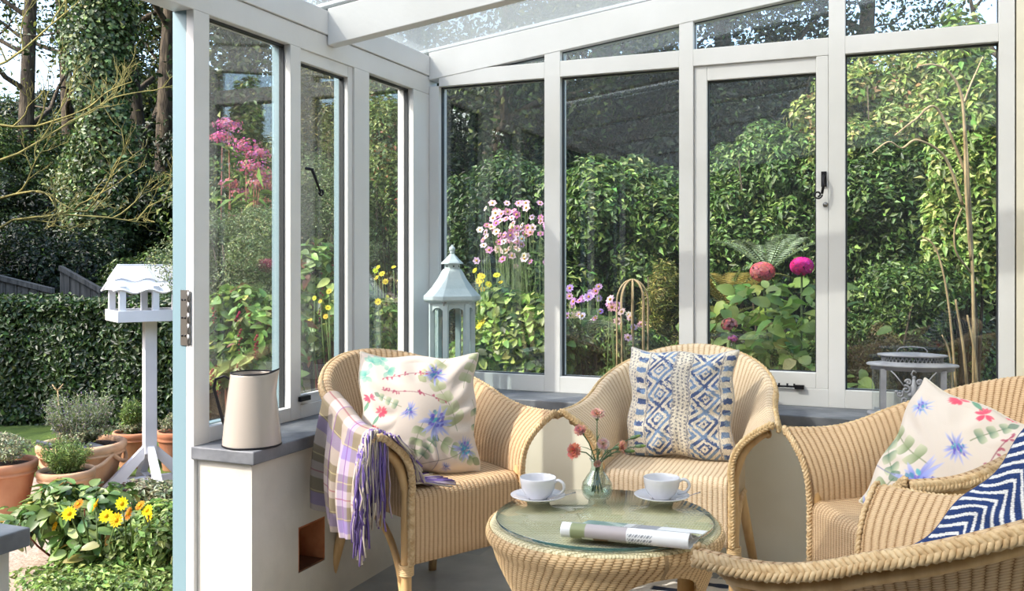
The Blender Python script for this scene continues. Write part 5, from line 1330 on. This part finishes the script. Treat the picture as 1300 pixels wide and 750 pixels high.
fn_ = M().tube([(0, 0, .604), (0, 0, .612)], .010, 12); fn_.ball((0, 0, .622), .014, 14, 10); fn_.ball((0, 0, .637), .005, 8, 6); fn_.build('finial', PALEB, TL)
for k in range(6):
    a = PI/3*k; M().box((-.011, -.011, .040), (.011, .011, .386), rot=Matrix.Rotation(a, 3, 'Z'), about=(0, 0, .21)).build('corner_post', PALEB, TL, bevel=.0015).location = (.090*math.cos(a), .090*math.sin(a), 0)
lg = glass('lantern_glass', tint=(.92, .95, .95, 1), base=.06)
for k in range(6):
    a0, a1 = PI/3*k, PI/3*(k+1); p0, p1 = Vector((.090*math.cos(a0), .090*math.sin(a0), 0)), Vector((.090*math.cos(a1), .090*math.sin(a1), 0)); d = (p1-p0).normalized(); n_ = Vector((-d.y, d.x, 0))
    pts = []; w_ = (p1-p0).length-.022
    q0_, q1_ = p0+d*.011, p1-d*.011
    # arched head of each side
    arch = [q0_+Vector((0, 0, .386)), q1_+Vector((0, 0, .386)), q1_+Vector((0, 0, .350))]+[q0_.lerp(q1_, .5+.5*math.cos(b)*.999)+Vector((0, 0, .350+.020*math.sin(b))) for b in np.linspace(.15, PI-.15, 9)]+[q0_+Vector((0, 0, .350))]
    M().prism([p-n_*.006 for p in arch], n_*.012).build('arched_head', PALEB, TL)
    M().box((0, 0, 0), (.001, .001, .001)) if False else None
    b_ = M(); b_.prism([q0_+Vector((0, 0, .040))-n_*.005, q1_+Vector((0, 0, .040))-n_*.005, q1_+Vector((0, 0, .056))-n_*.005, q0_+Vector((0, 0, .056))-n_*.005], n_*.010); b_.build('bottom_rail', PALEB, TL)
    M().prism([q0_+Vector((0, 0, .050)), q1_+Vector((0, 0, .050)), q1_+Vector((0, 0, .366)), q0_+Vector((0, 0, .366))], n_*.002).build('pane', lg, TL)
la = M().box((-.010, -.0, .392), (.010, .004, .414)); la.tube([(-.0, -.004, .38), (0, -.004, .40)], .003, 6); o = la.build('latch', STEEL, TL)
o.location = (.112*math.cos(math.radians(-120)), .112*math.sin(math.radians(-120)), 0); o.rotation_euler = (0, 0, math.radians(-30))

# oval grey metal lantern
GM = noisy(mat('grey_metal_paint', rough=.5, metal=0), lin(132, 134, 142), lin(164, 166, 172), scale=12, bump=.1)
op = pt(1158, HV, 3.42); op.z = ZS
OL = empty('oval_lantern', op, math.radians(3), 'grey metal oval glass lantern with scrolled ornament on the rear sill', 'lantern')
EL = .58
def oval(prof, name, mt=GM, seg=56): return M().lathe(prof, seg, ell=EL).build(name, mt, OL)
oval([(.0005, 0), (.150, 0), (.155, .004), (.155, .012), (.140, .016), (.0005, .016)], 'base')
for k, (x, s) in enumerate(((-.10, -1), (.10, -1), (-.10, 1), (.10, 1))):
    yy = s*.135*EL*math.sqrt(max(0, 1-(x/.145)**2))*1.02
    M().box((x-.010, yy-.0035, .0), (x+.010, yy+.0035, .176)).build('post', GM, OL)
for s in (-1, 1):
    ft = M(); ft.box((-.128, s*.055-.01, 0), (-.085, s*.055+.01, .020)); ft.box((.085, s*.055-.01, 0), (.128, s*.055+.01, .020)); ft.build('foot', GM, OL)
M().lathe([(.138, .016), (.138, .176)], 64, ell=EL).build('glass_wall', lg, OL)
oval([(.138, .172), (.142, .172), (.142, .184), (.156, .186), (.158, .190), (.154, .194), (.112, .199), (.112, .200), (.0005, .200)], 'shoulder')
gal = M()
for k in range(44):
    for sg in (-1, 1):
        pts = [(.104*math.cos(2*PI*(k+sg*t*.5)/44*1.0), .104*EL*math.sin(2*PI*(k+sg*t*.5)/44), .200+.022*t) for t in (0, .5, 1)]; gal.tube(pts, .0014, 4, cap=False)
for z in (.2005, .2215): gal.tube([(.104*math.cos(a), .104*EL*math.sin(a), z) for a in np.linspace(0, 2*PI, 49)], .002, 5, cap=False)
gal.build('pierced_gallery', GM, OL)
oval([(.0005, .222), (.118, .222), (.120, .225), (.118, .228), (.06, .233), (.0005, .234)], 'lid')
hd = [(-.045, 0, .230), (-.052, 0, .240), (-.040, 0, .252), (0, 0, .256), (.040, 0, .252), (.052, 0, .240), (.045, 0, .230)]; M().tube(hd, .0018, 6).build('carry_handle', GM, OL)
orn = M(); yf = -.138*EL-.006
def scroll(x, z, r, s, turns=1.3, th=.0042, st=0.): orn.tube([(x+s*r*(1-t/ (turns*7))*math.cos(t+st), yf, z+r*(1-t/(turns*7))*math.sin(t+st)) for t in np.linspace(0, turns*6, 22)], th, 6)
for s in (-1, 1):
    scroll(s*.026, .108, .016, s, st=1.2); scroll(s*.047, .092, .012, s, st=2.2); scroll(s*.018, .135, .011, s, st=0); scroll(s*.030, .070, .014, s, st=3.6)
    orn.tube([(s*.030, yf, .118), (s*.048, yf, .142), (s*.062, yf+.004, .160), (s*.075, yf+.012, .172)], .0024, 6); orn.ball((s*.058, yf, .100), .006, 8, 6); orn.ball((s*.012, yf, .090), .009, 8, 6)
orn.tube([(0, yf, .06), (0, yf, .10), (0, yf, .15)], [.009, .011, .005], 8); orn.ball((0, yf, .152), .007, 8, 6); orn.tube([(0, yf, .150), (-.008, yf-.004, .165), (-.002, yf-.004, .178), (.008, yf-.002, .170)], .0032, 6); orn.ball((0, yf, .118), .012, 8, 6, sc=(1, .6, 1.2))
orn.build('scroll_ornament', GM, OL)

# ================================================================ OUTDOORS, LEFT
BW = noisy(mat('white_outdoor_paint', rough=.5), lin(206, 208, 212), lin(222, 223, 226), scale=4)
bp_ = pt(190, HV, 5.45); BT = empty('bird_table', (bp_.x, bp_.y, ZG), math.radians(22.4+35), 'white wooden bird table with gabled roof on a post outside the door', 'bird table')
zt = .985                                       # tray height above the ground
M().box((-.034, -.034, .20), (.034, .034, zt)).build('post', BW, BT, bevel=.003)
M().box((-.20, -.15, zt), (.20, .15, zt+.012)).build('tray', BW, BT)
tr = M(); 
for a, b in (((-.21, -.16), (.21, -.148)), ((-.21, .148), (.21, .16)), ((-.21, -.148), (-.198, .148)), ((.198, -.148), (.21, .148))): tr.box((a[0], a[1], zt-.012), (b[0], b[1], zt+.052))
tr.build('tray_rim', BW, BT, bevel=.0015)
for x, y in ((-.18, -.13), (0, -.13), (.18, -.13), (-.18, .13), (0, .13), (.18, .13)): M().box((x-.017, y-.017, zt+.012), (x+.017, y+.017, zt+.19)).build('roof_post', BW, BT)
ez, rz_ = zt+.178, zt+.300
for s in (-1, 1):
    m = M(); n_ = 36
    for lay, (dz, dy, fr0, fr1) in enumerate(((0, 0, 0, 1.0), (.010, .0, 0, .62))):
        vs = []; 
        for i in range(n_+1):
            x = (-1+2*i/n_); wv_ = .010*math.sin(i/n_*2*PI*3.0); 
            y_e, z_e = s*(.155*fr1+.0), ez+(rz_-ez)*(1-fr1)+wv_+dz; vs += [(x*.175, s*0.0, rz_+dz), (x*(.175+.060*fr1), y_e, z_e-.02*fr1+.0)]
        fs = [(2*i, 2*i+1, 2*i+3, 2*i+2) for i in range(n_)]; m.add(vs, fs)
    m.build('roof_slope', BW, BT, solid=.010)
M().box((-.178, -.012, rz_-.004), (.178, .012, rz_+.012)).build('ridge', BW, BT)
for s in (-1, 1): M().prism([(s*.212, -.140, ez-.010), (s*.212, .140, ez-.010), (s*.166, 0, rz_-.006)], (s*.010, 0, 0)).build('gable', BW, BT)
for k in range(4):
    a = PI/2*k+PI/4*0; d = Vector((math.cos(a), math.sin(a), 0)); sd_ = Vector((-d.y, d.x, 0))
    m = M(); m.prism([d*.034+Vector((0, 0, .245))-sd_*.018, d*.034+Vector((0, 0, .175))-sd_*.018, d*.19+Vector((0, 0, .0))-sd_*.018, d*.26+Vector((0, 0, .0))-sd_*.018, d*.26+Vector((0, 0, .03))-sd_*.018], sd_*.036); m.build('foot', BW, BT)
m = M(); m.box((-.17, -.02, .03), (.17, .02, .065)); m.box((-.02, -.17, .03), (.02, .17, .065)); m.build('cross_brace', BW, BT)

TERRA = noisy(mat('terracotta', rough=.85), lin(176, 112, 78), lin(204, 154, 120), scale=4, bump=.2, bscale=30)
TERRA2 = noisy(mat('pale_terracotta', rough=.85), lin(186, 140, 104), lin(214, 182, 150), scale=4, bump=.2, bscale=30)
def pot(u, t, r, h, label, mt, plants, seed, rope=False):
    p = pt(u, HV, t); R = empty('potted_plant', (p.x, p.y, ZG), label=label, cat='potted plant', group='terracotta pots beside the lawn')
    b = M().lathe([(.0005, 0), (r*.68, 0), (r*.72, .01), (r*.93, h*.74), (r*.94, h*.75), (r*1.0, h*.76), (r*1.01, h*.80), (r*.97, h*.83), (r*1.03, h*.86), (r*1.04, h*.96), (r*1.0, h), (r*.92, h), (r*.88, h*.93), (r*.86, h*.80)], 48).build('pot', mt, R)
    if rope:
        m = M()
        for k in range(6):
            a0 = k*PI/3; m.tube([(r*(.98+.03*math.sin(PI*s))*math.cos(a0+s*PI/3), r*(.98+.03*math.sin(PI*s))*math.sin(a0+s*PI/3), h*(.80-.22*math.sin(PI*s))) for s in np.linspace(0, 1, 12)], .012, 6)
        m.build('moulded_swag', mt, b)
    M().lathe([(.0005, h*.92), (r*.5, h*.925), (r*.87, h*.90)], 30).build('soil', SOIL, R)
    rng = np.random.RandomState(seed)
    for (dx, w_, hh, n, L, pal, asp, up_, nm) in plants:
        if asp < .3:                       # upright wispy shoots
            st = M(); P = []; 
            for k in range(n//40):
                a = rng.rand()*6.28; q = w_*rng.rand()**.5; b0 = Vector((dx+q*.5*math.cos(a), q*.5*math.sin(a), h*.9)); e = Vector((dx+q*1.3*math.cos(a), q*1.3*math.sin(a), h+hh*rng.uniform(.55, 1.05)))
                st.tube([b0, b0.lerp(e, .5)+Vector((0, 0, .01)), e], [.003, .0022, .0014], 4)
                for i in range(40): P.append(tuple(b0.lerp(e, rng.uniform(.12, 1))+Vector(rng.randn(3)*.006)))
            P = np.array(P); st.build('stem', STEMG, R)
        else:
            P, _ = blob((dx, 0, h+hh*.45), (w_, w_, hh*.55), n, rng, 16, .4, zmin=h*.88)
        N = rng.normal(size=P.shape); N[:, 2] += up_; N /= np.linalg.norm(N, axis=1)[:, None]
        V, T_, co = leafmesh(P, N, np.full(len(P), L)*(.7+.6*rng.rand(len(P))), np.full(len(P), L*max(asp, .2)), leafcols(len(P), None, .25, rng, pal), rng)
        np_mesh(nm, V, T_, LEAF, R, co)
    return R
SILV = [(3, (136, 146, 112)), (3, (164, 168, 130)), (1, (110, 120, 84))]; FRESH = [(3, (110, 142, 60)), (3, (142, 170, 80)), (1, (84, 112, 46))]; LAV = [(4, (136, 146, 118)), (2, (160, 166, 140)), (1, (126, 106, 150))]
pot(3, 4.9, .165, .27, 'terracotta pot with silvery thyme at the left edge above the slate slab', TERRA, [(0, .15, .13, 3600, .018, SILV, .5, .5, 'foliage')], 1)
pot(84, 4.95, .140, .215, 'terracotta pot with a tuft of bright green lavender, foremost of the pots', TERRA2, [(0, .10, .15, 3200, .022, FRESH, .12, 1, 'foliage')], 2)
R = pot(104, 5.42, .235, .27, 'wide pale terracotta planter of lavender with moulded swags', TERRA2, [(-.02, .15, .27, 5200, .022, LAV, .12, 1, 'foliage'), (.02, .16, .10, 1500, .020, SILV, .5, .5, 'low_foliage')], 3, True)
sl_ = M()
for k, (x, y, a) in enumerate(((.13, -.12, .3), (.17, -.06, .5), (.10, -.15, .1), (-.16, -.12, .8))): sl_.box((x-.045, y-.03, .262), (x+.045, y+.03, .276), rot=Matrix.Rotation(a, 3, 'Z') @ Matrix.Rotation(.3, 3, 'Y'))
sl_.build('slate_chips', SLATE, R)
st = M().tube([(-.17, 0, .25), (-.175, 0, .42), (-.19, 0, .56)], .004, 6)
for k in range(12): a = k*.52; st.tube([(-.19, 0, .56), (-.19+.03*math.cos(a), .03*math.sin(a), .575+.02*math.sin(k))], .0025, 4)
st.build('dry_seed_head', TWIG, R)
pot(172, 6.0, .135, .23, 'terracotta pot with a young conifer behind the bird table', TERRA, [(-.03, .05, .19, 2600, .028, FRESH, .16, 1, 'foliage'), (-.06, .09, .05, 700, .02, SILV, .5, .5, 'low_foliage')], 4)
pot(224, 5.9, .115, .25, 'terracotta pot with grey foliage half hidden by the door jamb', TERRA, [(0, .09, .10, 1500, .02, SILV, .4, .5, 'foliage')], 5)
gvl = M().grid(lambda i, j: ((lambda p: (Vector((p.x, p.y, ZG+.003+.004*math.sin(i*40)*math.sin(j*30))), (p.x, p.y)))(pt(-250+i*520, HV, 3.0+j*3.1))), 40, 30); struct('ground_gravel', gvl, pv)
# foreground border by the doorway
R = S_('border_shrub', 'leafy green shrub with yellow buds in front of the terracotta pots', 'shrub', 95, 676, 3.95, .36, .20, 2600, .075, 101, pal=[(3, (74, 106, 46)), (4, (108, 142, 62)), (2, (146, 172, 88)), (.3, (190, 150, 60))], K=30, sub=.3, up=.7, asp=.5, smat=REDSTEM, nst=14, srad=.006)
R = S_('border_shrub', 'green bedding plants at the foot of the door jamb', 'shrub', 200, 690, 3.85, .24, .17, 4200, .036, 102, pal=FRESH, K=26, sub=.32, up=.7, asp=.5, nst=8, srad=.004)
S_('border_shrub', 'low pale green ground cover at the bottom of the doorway', 'shrub', 130, 745, 3.6, .42, .07, 5200, .030, 103, pal=FRESH, K=40, sub=.28, up=.9, asp=.5, nst=6, srad=.003)
S_('border_shrub', 'grey-green sprawling plants right of the bird table foot', 'shrub', 205, 630, 4.7, .20, .10, 2400, .032, 104, pal=SILV, K=22, up=.8, asp=.5, nst=5, srad=.003)
S_('heather_clump', 'low dark purple-brown plant at the foot of the bird table', 'plant', 168, 624, 5.1, .16, .05, 2400, .02, 105, pal=[(3, (72, 44, 44)), (2, (96, 62, 56))], K=20, up=.8, nst=4, srad=.003)
rng = np.random.RandomState(6)
daisy_plant('hypericum', 'yellow star flowers among the leaves below the bird table', 'flowering plant', [(155, 639), (187, 648), (190, 655), (148, 660), (88, 652), (122, 641), (164, 652), (100, 640), (135, 655), (60, 650), (70, 668), (178, 642)], 3.72, .028, 12, [(238, 206, 30), (230, 190, 30), (206, 140, 40)], (220, 170, 20), 106, jit=.06)
